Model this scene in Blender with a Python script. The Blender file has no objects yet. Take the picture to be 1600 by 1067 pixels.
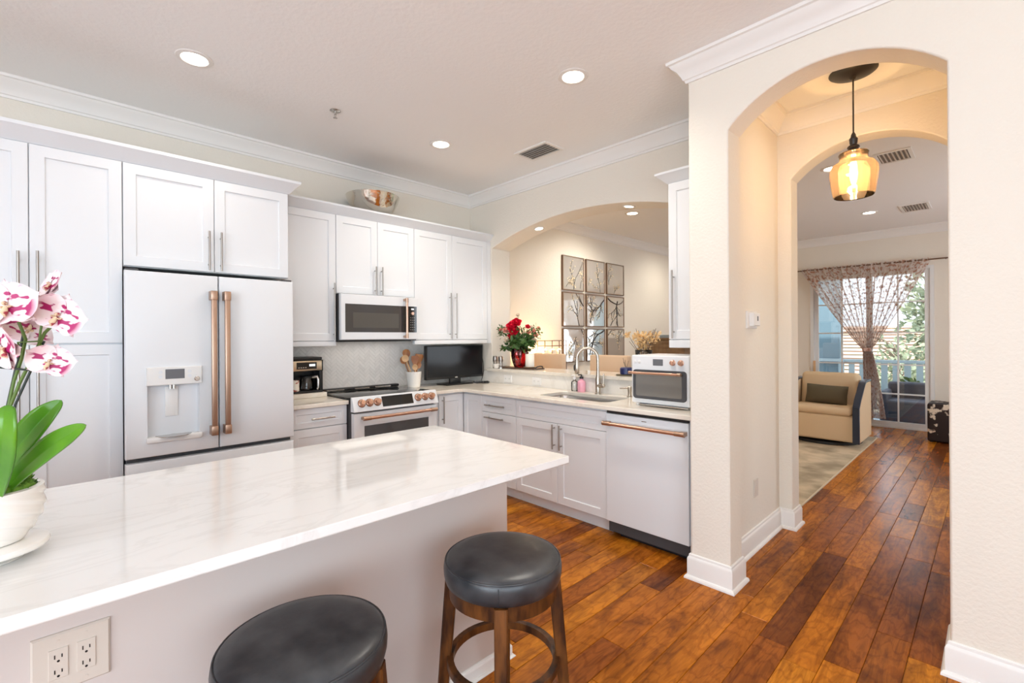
import bpy, bmesh, math, random
from mathutils import Vector, Matrix
from math import sin, cos, pi, radians, atan2, sqrt

C = bpy.context.scene.collection
S = bpy.context.scene
random.seed(7)

# ------------------------------------------------------------------ camera
CAM_H = 1.40
YAW, ROLL = radians(45.78), radians(-0.352)
FWD = Vector((-sin(YAW), cos(YAW), 0.0))
RGT0 = Vector((cos(YAW), sin(YAW), 0.0))
UPV = Vector((0, 0, 1))
RGT = RGT0 * cos(ROLL) + UPV * sin(ROLL)
UPR = UPV * cos(ROLL) - RGT0 * sin(ROLL)
cam_d = bpy.data.cameras.new('camera')
cam_d.sensor_width = 36.0
cam_d.lens = 731.5 / 1600 * 36
cam_d.shift_y = -6.9 / 1600
cam_d.clip_start = 0.05
cam = bpy.data.objects.new('camera', cam_d)
C.objects.link(cam)
mw = Matrix((RGT, UPR, -FWD)).transposed().to_4x4()
mw.translation = (0, 0, CAM_H)
cam.matrix_world = mw
S.camera = cam

# ------------------------------------------------------------------ colour, world, sun, window and fill light
S.view_settings.view_transform = 'Standard'
S.view_settings.look = 'None'
S.view_settings.gamma = 1.0
S.view_settings.exposure = 0.80
S.view_settings.use_curve_mapping = False
S.cycles.max_bounces = 9
S.cycles.diffuse_bounces = 5
S.cycles.glossy_bounces = 4
S.cycles.transmission_bounces = 8
S.cycles.transparent_max_bounces = 16
S.cycles.caustics_reflective = False
S.cycles.caustics_refractive = False
S.cycles.sample_clamp_indirect = 6.0
S.cycles.use_denoising = True

W = bpy.data.worlds.new('world')
S.world = W
W.use_nodes = True
wn, wl = W.node_tree.nodes, W.node_tree.links
wn.clear()
wo = wn.new('ShaderNodeOutputWorld')
wb = wn.new('ShaderNodeBackground')
wb.inputs['Color'].default_value = (0.80, 0.90, 1.0, 1)
wb.inputs['Strength'].default_value = 2.2
wl.new(wb.outputs[0], wo.inputs[0])

def lamp(name, kind, loc, energy, color, rot=None, parent=None, **kw):
    d = bpy.data.lights.new(name, kind)
    d.energy = energy
    d.color = color
    for k, v in kw.items():
        setattr(d, k, v)
    o = bpy.data.objects.new(name, d)
    C.objects.link(o)
    o.location = loc
    if rot: o.rotation_euler = rot
    if parent: o.parent = parent
    return o

lamp('sun', 'SUN', (4, 12, 8), 4.0, (1.0, 0.94, 0.84), rot=(radians(38), radians(30), 0), angle=radians(1.0))
# daylight entering by the patio doors behind the camera and by the breakfast windows to its right
lamp('patio_daylight', 'AREA', (1.0, -3.85, 1.35), 72, (0.70, 0.86, 1.0), rot=(radians(124), 0, 0), shape='RECTANGLE', size=3.4, size_y=2.2)
lamp('breakfast_daylight', 'AREA', (2.86, -1.2, 1.5), 34, (0.68, 0.84, 1.0), rot=(0, radians(122), 0), shape='RECTANGLE', size=2.0, size_y=3.2)
# unseen fill lamp for the living room, set in an added wall opening
lamp('living_fill', 'AREA', (1.97, 6.6, 1.5), 15, (0.92, 0.96, 1.0), rot=(0, radians(90), 0), shape='RECTANGLE', size=1.8, size_y=2.4)

# ------------------------------------------------------------------ materials
def new_mat(name):
    m = bpy.data.materials.new(name)
    m.use_nodes = True
    nt = m.node_tree
    b = nt.nodes['Principled BSDF']
    return m, nt.nodes, nt.links, b

def pm(name, col, rough=0.5, metal=0.0, spec=0.5, bump=None, var=None, coat=0.0, emit=None, alpha=None):
    """plain procedural material; bump=(scale, strength, distance, detail); var=(scale, colour 2, low, high, stretch)"""
    m, N, L, b = new_mat(name)
    b.inputs['Base Color'].default_value = (*col, 1)
    b.inputs['Roughness'].default_value = rough
    b.inputs['Metallic'].default_value = metal
    b.inputs['Specular IOR Level'].default_value = spec
    b.inputs['Coat Weight'].default_value = coat
    tc = N.new('ShaderNodeTexCoord')
    if var:
        sc, c2, lo, hi = var[:4]
        mp = N.new('ShaderNodeMapping')
        mp.inputs['Scale'].default_value = var[4] if len(var) > 4 else (1, 1, 1)
        L.new(tc.outputs['Object'], mp.inputs[0])
        nz = N.new('ShaderNodeTexNoise')
        nz.inputs['Scale'].default_value = sc
        nz.inputs['Detail'].default_value = 6
        L.new(mp.outputs[0], nz.inputs['Vector'])
        cr = N.new('ShaderNodeValToRGB')
        cr.color_ramp.elements[0].position = lo
        cr.color_ramp.elements[1].position = hi
        cr.color_ramp.elements[0].color = (*col, 1)
        cr.color_ramp.elements[1].color = (*c2, 1)
        L.new(nz.outputs[0], cr.inputs[0])
        L.new(cr.outputs[0], b.inputs['Base Color'])
    if bump:
        nz = N.new('ShaderNodeTexNoise')
        nz.inputs['Scale'].default_value = bump[0]
        nz.inputs['Detail'].default_value = bump[3] if len(bump) > 3 else 3
        L.new(tc.outputs['Object'], nz.inputs['Vector'])
        bp = N.new('ShaderNodeBump')
        bp.inputs['Strength'].default_value = bump[1]
        bp.inputs['Distance'].default_value = bump[2]
        L.new(nz.outputs[0], bp.inputs['Height'])
        L.new(bp.outputs[0], b.inputs['Normal'])
    if emit:
        b.inputs['Emission Color'].default_value = (*emit[0], 1)
        b.inputs['Emission Strength'].default_value = emit[1]
    return m

def glass(name, tint, gloss=0.08, rough=0.0, body=0.0, bodycol=(1, 1, 1)):
    """clear thin glass: mostly see-through, a little mirror, optionally a little milky body"""
    m, N, L, b = new_mat(name)
    N.remove(b)
    out = N['Material Output']
    tr = N.new('ShaderNodeBsdfTransparent'); tr.inputs[0].default_value = (*tint, 1)
    gl = N.new('ShaderNodeBsdfGlossy'); gl.inputs['Roughness'].default_value = rough
    fr = N.new('ShaderNodeFresnel'); fr.inputs[0].default_value = 1.45
    ad = N.new('ShaderNodeMath'); ad.operation = 'ADD'; ad.inputs[1].default_value = gloss - 0.03
    mx = N.new('ShaderNodeMixShader')
    L.new(fr.outputs[0], ad.inputs[0]); L.new(ad.outputs[0], mx.inputs[0])
    if body > 0:
        tl = N.new('ShaderNodeBsdfTranslucent'); tl.inputs[0].default_value = (*bodycol, 1)
        m2 = N.new('ShaderNodeMixShader'); m2.inputs[0].default_value = body
        L.new(tr.outputs[0], m2.inputs[1]); L.new(tl.outputs[0], m2.inputs[2])
        L.new(m2.outputs[0], mx.inputs[1])
    else:
        L.new(tr.outputs[0], mx.inputs[1])
    L.new(gl.outputs[0], mx.inputs[2])
    L.new(mx.outputs[0], out.inputs[0])
    return m

def stone(name, base, vein, scale, stretch, rough, lo, hi, rot=0.0, amount=0.5):
    """polished stone with soft veins"""
    m, N, L, b = new_mat(name)
    b.inputs['Roughness'].default_value = rough
    tc = N.new('ShaderNodeTexCoord')
    mp = N.new('ShaderNodeMapping')
    mp.inputs['Scale'].default_value = stretch
    mp.inputs['Rotation'].default_value = (0, 0, rot)
    L.new(tc.outputs['Object'], mp.inputs[0])
    n1 = N.new('ShaderNodeTexNoise'); n1.inputs['Scale'].default_value = scale
    n1.inputs['Detail'].default_value = 8; n1.inputs['Roughness'].default_value = 0.6
    n1.inputs['Distortion'].default_value = 1.2
    L.new(mp.outputs[0], n1.inputs['Vector'])
    cr = N.new('ShaderNodeValToRGB')
    e = cr.color_ramp.elements
    e[0].position = lo; e[0].color = (0, 0, 0, 1)
    e[1].position = hi; e[1].color = (0, 0, 0, 1)
    mid = e.new((lo + hi) / 2); mid.color = (1, 1, 1, 1)
    L.new(n1.outputs[0], cr.inputs[0])
    n2 = N.new('ShaderNodeTexNoise'); n2.inputs['Scale'].default_value = scale * 0.6
    L.new(tc.outputs['Object'], n2.inputs['Vector'])
    mu = N.new('ShaderNodeMath'); mu.operation = 'MULTIPLY'
    L.new(cr.outputs[0], mu.inputs[0]); L.new(n2.outputs[0], mu.inputs[1])
    mu2 = N.new('ShaderNodeMath'); mu2.operation = 'MULTIPLY'; mu2.inputs[1].default_value = amount * 2
    L.new(mu.outputs[0], mu2.inputs[0])
    mx = N.new('ShaderNodeMix'); mx.data_type = 'RGBA'
    mx.inputs['A'].default_value = (*base, 1); mx.inputs['B'].default_value = (*vein, 1)
    L.new(mu2.outputs[0], mx.inputs['Factor'])
    L.new(mx.outputs['Result'], b.inputs['Base Color'])
    return m

def island_random(N, L):
    g = N.new('ShaderNodeNewGeometry')
    return g.outputs['Random Per Island']

def plank_mat():
    m, N, L, b = new_mat('hand_scraped_hickory')
    tc = N.new('ShaderNodeTexCoord')
    rnd = island_random(N, L)
    off = N.new('ShaderNodeVectorMath'); off.operation = 'SCALE'
    off.inputs[0].default_value = (37.0, 91.0, 13.0)
    L.new(rnd, off.inputs['Scale'])
    add = N.new('ShaderNodeVectorMath'); add.operation = 'ADD'
    L.new(tc.outputs['Object'], add.inputs[0]); L.new(off.outputs[0], add.inputs[1])
    mp = N.new('ShaderNodeMapping'); mp.inputs['Scale'].default_value = (14, 1.6, 1)
    L.new(add.outputs[0], mp.inputs[0])
    gr = N.new('ShaderNodeTexNoise'); gr.inputs['Scale'].default_value = 1.6
    gr.inputs['Detail'].default_value = 9; gr.inputs['Roughness'].default_value = 0.68
    gr.inputs['Distortion'].default_value = 1.6
    L.new(mp.outputs[0], gr.inputs['Vector'])
    mp2 = N.new('ShaderNodeMapping'); mp2.inputs['Scale'].default_value = (5, 1.5, 1)
    L.new(add.outputs[0], mp2.inputs[0])
    bl = N.new('ShaderNodeTexNoise'); bl.inputs['Scale'].default_value = 1.3
    bl.inputs['Detail'].default_value = 4; bl.inputs['Distortion'].default_value = 0.8
    L.new(mp2.outputs[0], bl.inputs['Vector'])
    # plank tone
    r1 = N.new('ShaderNodeValToRGB'); e = r1.color_ramp.elements
    e[0].position = 0.0; e[0].color = (0.21, 0.058, 0.010, 1)
    e[1].position = 1.0; e[1].color = (0.60, 0.225, 0.016, 1)
    k = e.new(0.12); k.color = (0.30, 0.085, 0.012, 1)
    k = e.new(0.45); k.color = (0.46, 0.142, 0.011, 1)
    k = e.new(0.75); k.color = (0.54, 0.180, 0.012, 1)
    L.new(rnd, r1.inputs[0])
    # grain darkening
    r2 = N.new('ShaderNodeValToRGB'); e = r2.color_ramp.elements
    e[0].position = 0.34; e[0].color = (0.42, 0.36, 0.34, 1)
    e[1].position = 0.60; e[1].color = (1.12, 1.12, 1.12, 1)
    L.new(gr.outputs[0], r2.inputs[0])
    r3 = N.new('ShaderNodeValToRGB'); e = r3.color_ramp.elements
    e[0].position = 0.33; e[0].color = (0.40, 0.34, 0.33, 1)
    e[1].position = 0.55; e[1].color = (1, 1, 1, 1)
    L.new(bl.outputs[0], r3.inputs[0])
    m1 = N.new('ShaderNodeMix'); m1.data_type = 'RGBA'; m1.blend_type = 'MULTIPLY'; m1.inputs['Factor'].default_value = 0.8
    L.new(r1.outputs[0], m1.inputs['A']); L.new(r2.outputs[0], m1.inputs['B'])
    m2 = N.new('ShaderNodeMix'); m2.data_type = 'RGBA'; m2.blend_type = 'MULTIPLY'; m2.inputs['Factor'].default_value = 0.75
    L.new(m1.outputs['Result'], m2.inputs['A']); L.new(r3.outputs[0], m2.inputs['B'])
    mp3 = N.new('ShaderNodeMapping'); mp3.inputs['Scale'].default_value = (5.0, 1.3, 1)
    L.new(add.outputs[0], mp3.inputs[0])
    wv = N.new('ShaderNodeTexWave'); wv.wave_type = 'RINGS'; wv.inputs['Scale'].default_value = 2.3
    wv.inputs['Distortion'].default_value = 11.0; wv.inputs['Detail'].default_value = 3.0; wv.inputs['Detail Scale'].default_value = 1.6
    L.new(mp3.outputs[0], wv.inputs['Vector'])
    r4 = N.new('ShaderNodeValToRGB'); e = r4.color_ramp.elements
    e[0].position = 0.05; e[0].color = (0.62, 0.52, 0.46, 1)
    e[1].position = 0.30; e[1].color = (1.03, 1.03, 1.03, 1)
    L.new(wv.outputs['Color'], r4.inputs[0])
    m3 = N.new('ShaderNodeMix'); m3.data_type = 'RGBA'; m3.blend_type = 'MULTIPLY'; m3.inputs['Factor'].default_value = 0.45
    L.new(m2.outputs['Result'], m3.inputs['A']); L.new(r4.outputs[0], m3.inputs['B'])
    L.new(m3.outputs['Result'], b.inputs['Base Color'])
    b.inputs['Roughness'].default_value = 0.24
    b.inputs['Specular IOR Level'].default_value = 0.13
    bp = N.new('ShaderNodeBump'); bp.inputs['Strength'].default_value = 0.12; bp.inputs['Distance'].default_value = 0.002
    L.new(gr.outputs[0], bp.inputs['Height'])
    bp2 = N.new('ShaderNodeBump'); bp2.inputs['Strength'].default_value = 0.03; bp2.inputs['Distance'].default_value = 0.02
    L.new(bl.outputs[0], bp2.inputs['Height']); L.new(bp.outputs[0], bp2.inputs['Normal'])
    L.new(bp2.outputs[0], b.inputs['Normal'])
    return m

def tile_mat():
    m, N, L, b = new_mat('marble_tile')
    rnd = island_random(N, L)
    tc = N.new('ShaderNodeTexCoord')
    nz = N.new('ShaderNodeTexNoise'); nz.inputs['Scale'].default_value = 14; nz.inputs['Detail'].default_value = 5
    L.new(tc.outputs['Object'], nz.inputs['Vector'])
    ad = N.new('ShaderNodeMath'); ad.operation = 'MULTIPLY_ADD'
    L.new(nz.outputs[0], ad.inputs[0]); ad.inputs[1].default_value = 0.6; L.new(rnd, ad.inputs[2])
    r = N.new('ShaderNodeValToRGB'); e = r.color_ramp.elements
    e[0].position = 0.15; e[0].color = (0.765, 0.735, 0.70, 1)
    e[1].position = 1.0; e[1].color = (0.86, 0.83, 0.79, 1)
    k = e.new(0.5); k.color = (0.82, 0.79, 0.75, 1)
    L.new(ad.outputs[0], r.inputs[0]); L.new(r.outputs[0], b.inputs['Base Color'])
    b.inputs['Roughness'].default_value = 0.3
    return m

def blossom_mat():
    """white to blush petals with magenta blotches that gather towards the throat"""
    m, N, L, b = new_mat('blotched_petal')
    tc = N.new('ShaderNodeTexCoord')
    nz = N.new('ShaderNodeTexNoise'); nz.inputs['Scale'].default_value = 52; nz.inputs['Detail'].default_value = 1.5
    mp = N.new('ShaderNodeMapping'); mp.inputs['Scale'].default_value = (0.75, 1.35, 1)
    L.new(tc.outputs['Object'], mp.inputs[0]); L.new(mp.outputs[0], nz.inputs['Vector'])
    r = N.new('ShaderNodeValToRGB'); e = r.color_ramp.elements
    e[0].position = 0.53; e[0].color = (0, 0, 0, 1); e[1].position = 0.565; e[1].color = (1, 1, 1, 1)
    L.new(nz.outputs[0], r.inputs[0])
    n2 = N.new('ShaderNodeTexNoise'); n2.inputs['Scale'].default_value = 30
    L.new(tc.outputs['Object'], n2.inputs['Vector'])
    r2 = N.new('ShaderNodeValToRGB'); e = r2.color_ramp.elements
    e[0].position = 0.35; e[0].color = (0.86, 0.79, 0.77, 1); e[1].position = 0.72; e[1].color = (0.86, 0.58, 0.63, 1)
    L.new(n2.outputs[0], r2.inputs[0])
    ln = N.new('ShaderNodeVectorMath'); ln.operation = 'LENGTH'
    L.new(tc.outputs['Object'], ln.inputs[0])
    mr = N.new('ShaderNodeMapRange')
    mr.inputs['From Min'].default_value = 0.034; mr.inputs['From Max'].default_value = 0.044
    mr.inputs['To Min'].default_value = 1.0; mr.inputs['To Max'].default_value = 0.0
    L.new(ln.outputs['Value'], mr.inputs[0])
    mm_ = N.new('ShaderNodeMath'); mm_.operation = 'MULTIPLY'
    L.new(r.outputs[0], mm_.inputs[0]); L.new(mr.outputs[0], mm_.inputs[1])
    mx = N.new('ShaderNodeMix'); mx.data_type = 'RGBA'
    mx.inputs['B'].default_value = (0.38, 0.006, 0.11, 1)
    L.new(mm_.outputs[0], mx.inputs['Factor']); L.new(r2.outputs[0], mx.inputs['A'])
    L.new(mx.outputs['Result'], b.inputs['Base Color'])
    b.inputs['Roughness'].default_value = 0.5
    b.inputs['Subsurface Weight'].default_value = 0.0
    return m

def curtain_mat():
    m, N, L, b = new_mat('sheer_floral_voile')
    N.remove(b)
    out = N['Material Output']
    tc = N.new('ShaderNodeTexCoord')
    vo = N.new('ShaderNodeTexNoise'); vo.inputs['Scale'].default_value = 26; vo.inputs['Detail'].default_value = 3
    L.new(tc.outputs['UV'], vo.inputs['Vector'])
    r = N.new('ShaderNodeValToRGB'); e = r.color_ramp.elements
    e[0].position = 0.50; e[0].color = (0.97, 0.90, 0.85, 1); e[1].position = 0.58; e[1].color = (0.50, 0.28, 0.20, 1)
    L.new(vo.outputs[0], r.inputs[0])
    df = N.new('ShaderNodeBsdfDiffuse'); tl = N.new('ShaderNodeBsdfTranslucent'); tr = N.new('ShaderNodeBsdfTransparent')
    L.new(r.outputs[0], df.inputs[0]); L.new(r.outputs[0], tl.inputs[0])
    a = N.new('ShaderNodeMixShader'); a.inputs[0].default_value = 0.65
    L.new(df.outputs[0], a.inputs[1]); L.new(tl.outputs[0], a.inputs[2])
    r2 = N.new('ShaderNodeMapRange'); r2.inputs['From Min'].default_value = 0.5; r2.inputs['From Max'].default_value = 0.6
    r2.inputs['To Min'].default_value = 0.68; r2.inputs['To Max'].default_value = 0.92
    L.new(vo.outputs[0], r2.inputs[0])
    c = N.new('ShaderNodeMixShader')
    L.new(r2.outputs[0], c.inputs[0]); L.new(tr.outputs[0], c.inputs[1]); L.new(a.outputs[0], c.inputs[2])
    L.new(c.outputs[0], out.inputs[0])
    return m

M = {}
M['wall'] = pm('cream_orange_peel_wall', (0.80, 0.745, 0.655), 0.75, bump=(70, 0.38, 0.006, 4))
M['ceiling'] = pm('knockdown_ceiling', (0.90, 0.895, 0.885), 0.85, bump=(38, 0.22, 0.008, 4))
M['trim'] = pm('white_trim_paint', (0.83, 0.81, 0.78), 0.4)
M['cab'] = pm('white_cabinet_lacquer', (0.775, 0.79, 0.81), 0.33)
M['dark_gap'] = pm('dark_grey_carcass', (0.06, 0.06, 0.065), 0.6)  # plain dark grey of appliance bodies and small dark fittings
M['appl'] = pm('matte_white_appliance', (0.755, 0.77, 0.79), 0.42)
M['black'] = pm('black_plastic', (0.012, 0.012, 0.013), 0.35)
M['black_glass'] = pm('black_glass', (0.012, 0.012, 0.013), 0.05, spec=0.6)
M['grey_glass'] = pm('smoked_oven_glass', (0.045, 0.042, 0.042), 0.06, spec=0.8)
M['nickel'] = pm('brushed_nickel', (0.40, 0.37, 0.34), 0.34, 1.0)
M['faucet_metal'] = pm('warm_brushed_nickel', (0.52, 0.46, 0.39), 0.26, 1.0)
M['bezel'] = pm('dark_copper_bezel', (0.30, 0.17, 0.11), 0.3, 1.0)
M['copper'] = pm('brushed_copper', (0.67, 0.42, 0.31), 0.28, 1.0)
M['bronze'] = pm('brushed_bronze', (0.53, 0.36, 0.265), 0.35, 1.0)
M['steel'] = pm('stainless_steel', (0.62, 0.60, 0.57), 0.25, 1.0)
M['island_stone'] = stone('white_quartz_grey_veins', (0.85, 0.845, 0.83), (0.52, 0.50, 0.47), 3.2, (1.6, 0.45, 1), 0.06, 0.455, 0.52, rot=0.25, amount=0.17)
M['counter_stone'] = stone('cream_quartz', (0.80, 0.74, 0.65), (0.62, 0.53, 0.42), 2.5, (0.8, 1.2, 1), 0.12, 0.44, 0.53, amount=0.3)
M['slab_stone'] = stone('white_splash_slab', (0.80, 0.77, 0.72), (0.62, 0.58, 0.52), 2.0, (1, 1, 1), 0.2, 0.44, 0.52, amount=0.35)
M['tile'] = tile_mat()
M['grout'] = pm('grey_grout', (0.74, 0.71, 0.67), 0.8)
M['planks'] = plank_mat()
M['subfloor'] = pm('dark_plank_seam', (0.09, 0.035, 0.012), 0.8)
M['island_paint'] = pm('greige_island_paint', (0.63, 0.565, 0.53), 0.6)
M['plate'] = pm('almond_outlet_plastic', (0.66, 0.60, 0.53), 0.4)
M['white_plastic'] = pm('white_plastic', (0.80, 0.79, 0.77), 0.35)
M['leather'] = pm('charcoal_leather', (0.015, 0.018, 0.023), 0.33, spec=0.5, bump=(160, 0.12, 0.001, 2), var=(8, (0.085, 0.088, 0.092), 0.42, 0.80))
M['stool_wood'] = pm('dark_walnut_stain', (0.034, 0.011, 0.004), 0.40, spec=0.3, var=(9, (0.17, 0.060, 0.014), 0.38, 0.72, (3, 3, 0.8)))
M['wood_spoon'] = pm('olive_wood', (0.27, 0.095, 0.03), 0.5, var=(18, (0.44, 0.20, 0.075), 0.4, 0.65, (1, 1, 0.3)))
M['wood_light'] = pm('beech_wood', (0.62, 0.38, 0.19), 0.5, var=(15, (0.70, 0.46, 0.26), 0.4, 0.65, (1, 1, 0.3)))
M['ceramic'] = pm('white_glazed_ceramic', (0.86, 0.83, 0.78), 0.18, coat=0.3)
M['moss'] = pm('green_moss', (0.05, 0.15, 0.012), 0.9, var=(60, (0.16, 0.32, 0.03), 0.4, 0.65))
M['leaf'] = pm('orchid_leaf', (0.055, 0.20, 0.008), 0.3, var=(9, (0.12, 0.31, 0.014), 0.35, 0.7))
M['stem'] = pm('orchid_stem', (0.10, 0.17, 0.03), 0.5)
M['stake'] = pm('dark_green_stake', (0.02, 0.03, 0.025), 0.5)
M['petal'] = blossom_mat()
M['lip'] = pm('yellow_magenta_lip', (0.74, 0.58, 0.38), 0.5, var=(90, (0.35, 0.03, 0.05), 0.5, 0.58))
M['chrome'] = pm('hammered_silver', (0.80, 0.76, 0.69), 0.12, 1.0, bump=(26, 0.22, 0.01, 1))
M['lens'] = pm('lit_downlight_lens', (1, 1, 1), 0.5, emit=((1.0, 0.90, 0.74), 9.0))
M['vent_dark'] = pm('dark_duct', (0.26, 0.23, 0.20), 0.9)
M['iron'] = pm('oil_rubbed_bronze', (0.05, 0.05, 0.052), 0.4, 0.6)
M['amber'] = glass('amber_glass', (1.0, 0.87, 0.66), 0.07, 0.05, body=0.12, bodycol=(1.0, 0.62, 0.36))
M['bulb'] = pm('lit_bulb', (1, 1, 1), 0.5, emit=((1.0, 0.80, 0.55), 5.0))
M['clear'] = glass('clear_glass', (0.97, 0.98, 0.98), 0.07)
M['mirror'] = pm('antiqued_mirror', (0.88, 0.86, 0.81), 0.04, 0.72)
M['mirror_frame'] = pm('dark_walnut_frame', (0.15, 0.085, 0.045), 0.5)
M['branch'] = pm('painted_branch_black', (0.03, 0.025, 0.022), 0.6)
M['blossom_paint'] = pm('painted_blossom_cream', (0.66, 0.54, 0.34), 0.6)
M['beige_fabric'] = pm('beige_upholstery', (0.66, 0.48, 0.33), 0.85, bump=(300, 0.2, 0.001))
M['armchair_fabric'] = pm('cream_armchair_fabric', (0.68, 0.51, 0.32), 0.9, bump=(220, 0.25, 0.0015))
M['olive'] = pm('olive_velvet', (0.10, 0.078, 0.042), 0.8, bump=(120, 0.2, 0.002))
M['navy_wood'] = pm('navy_lacquer', (0.020, 0.028, 0.050), 0.3)
M['rug'] = pm('marbled_rug', (0.60, 0.48, 0.33), 0.95, bump=(200, 0.4, 0.004), var=(2.6, (0.30, 0.24, 0.16), 0.40, 0.62))
M['cowhide'] = pm('brindle_cowhide', (0.022, 0.011, 0.009), 0.75, var=(9, (0.72, 0.62, 0.50), 0.56, 0.60))
M['rosered'] = pm('red_rose', (0.72, 0.006, 0.04), 0.5)
M['rosepink'] = pm('blush_rose', (0.82, 0.36, 0.28), 0.55)
M['rosewhite'] = pm('cream_rose', (0.84, 0.72, 0.58), 0.55)
M['foliage'] = pm('bouquet_leaf', (0.030, 0.085, 0.018), 0.5, var=(40, (0.07, 0.15, 0.03), 0.4, 0.6))
M['ruby'] = glass('ruby_glass', (0.88, 0.32, 0.36), 0.08, body=0.28, bodycol=(0.80, 0.05, 0.10))
M['dried'] = pm('dried_golden_petal', (0.74, 0.46, 0.18), 0.75, var=(50, (0.86, 0.66, 0.38), 0.35, 0.65))
M['wax'] = pm('white_wax', (0.84, 0.80, 0.72), 0.5)
M['glow'] = pm('candle_flame', (1, 0.8, 0.4), 0.5, emit=((1.0, 0.62, 0.22), 18.0))
M['tray_wood'] = pm('dark_tray_wood', (0.09, 0.045, 0.025), 0.45)
M['console_wood'] = pm('brown_console_wood', (0.16, 0.085, 0.035), 0.5, var=(5, (0.22, 0.13, 0.06), 0.4, 0.6, (1, 1, 6)))
M['pink_soap'] = pm('pink_soap', (0.86, 0.40, 0.50), 0.15)
M['navy_tin'] = pm('navy_tin', (0.012, 0.018, 0.10), 0.3)
M['curtain'] = curtain_mat()
M['rod'] = pm('bronze_rod', (0.20, 0.12, 0.08), 0.4, 0.7)
M['door_frame'] = pm('white_vinyl_frame', (0.78, 0.78, 0.77), 0.4)
M['blue_paint'] = pm('blue_grey_exterior', (0.115, 0.185, 0.235), 0.7)
M['rail_paint'] = pm('pale_blue_rail', (0.30, 0.38, 0.43), 0.6)
M['roof_tile'] = pm('terracotta_roof', (0.62, 0.43, 0.32), 0.8)
M['stucco'] = pm('pale_stucco', (0.66, 0.62, 0.55), 0.85)
M['tree'] = pm('tree_leaf', (0.17, 0.20, 0.12), 0.6, var=(2, (0.36, 0.40, 0.28), 0.35, 0.65))
M['bark'] = pm('grey_bark', (0.16, 0.12, 0.09), 0.9)
M['navy_wicker'] = pm('navy_wicker', (0.010, 0.016, 0.034), 0.7, bump=(90, 0.5, 0.006))
M['mug'] = pm('mug_print', (0.74, 0.68, 0.60), 0.3, var=(38, (0.35, 0.07, 0.04), 0.55, 0.6))
M['champagne'] = pm('champagne_steel', (0.60, 0.48, 0.34), 0.32, 1.0)
M['screen_dim'] = pm('lcd_grey', (0.10, 0.10, 0.11), 0.15, emit=((0.25, 0.27, 0.3), 0.1))
M['lcd_lit'] = pm('lcd_lit', (0.5, 0.5, 0.5), 0.3, emit=((0.8, 0.85, 0.9), 0.7))

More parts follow.
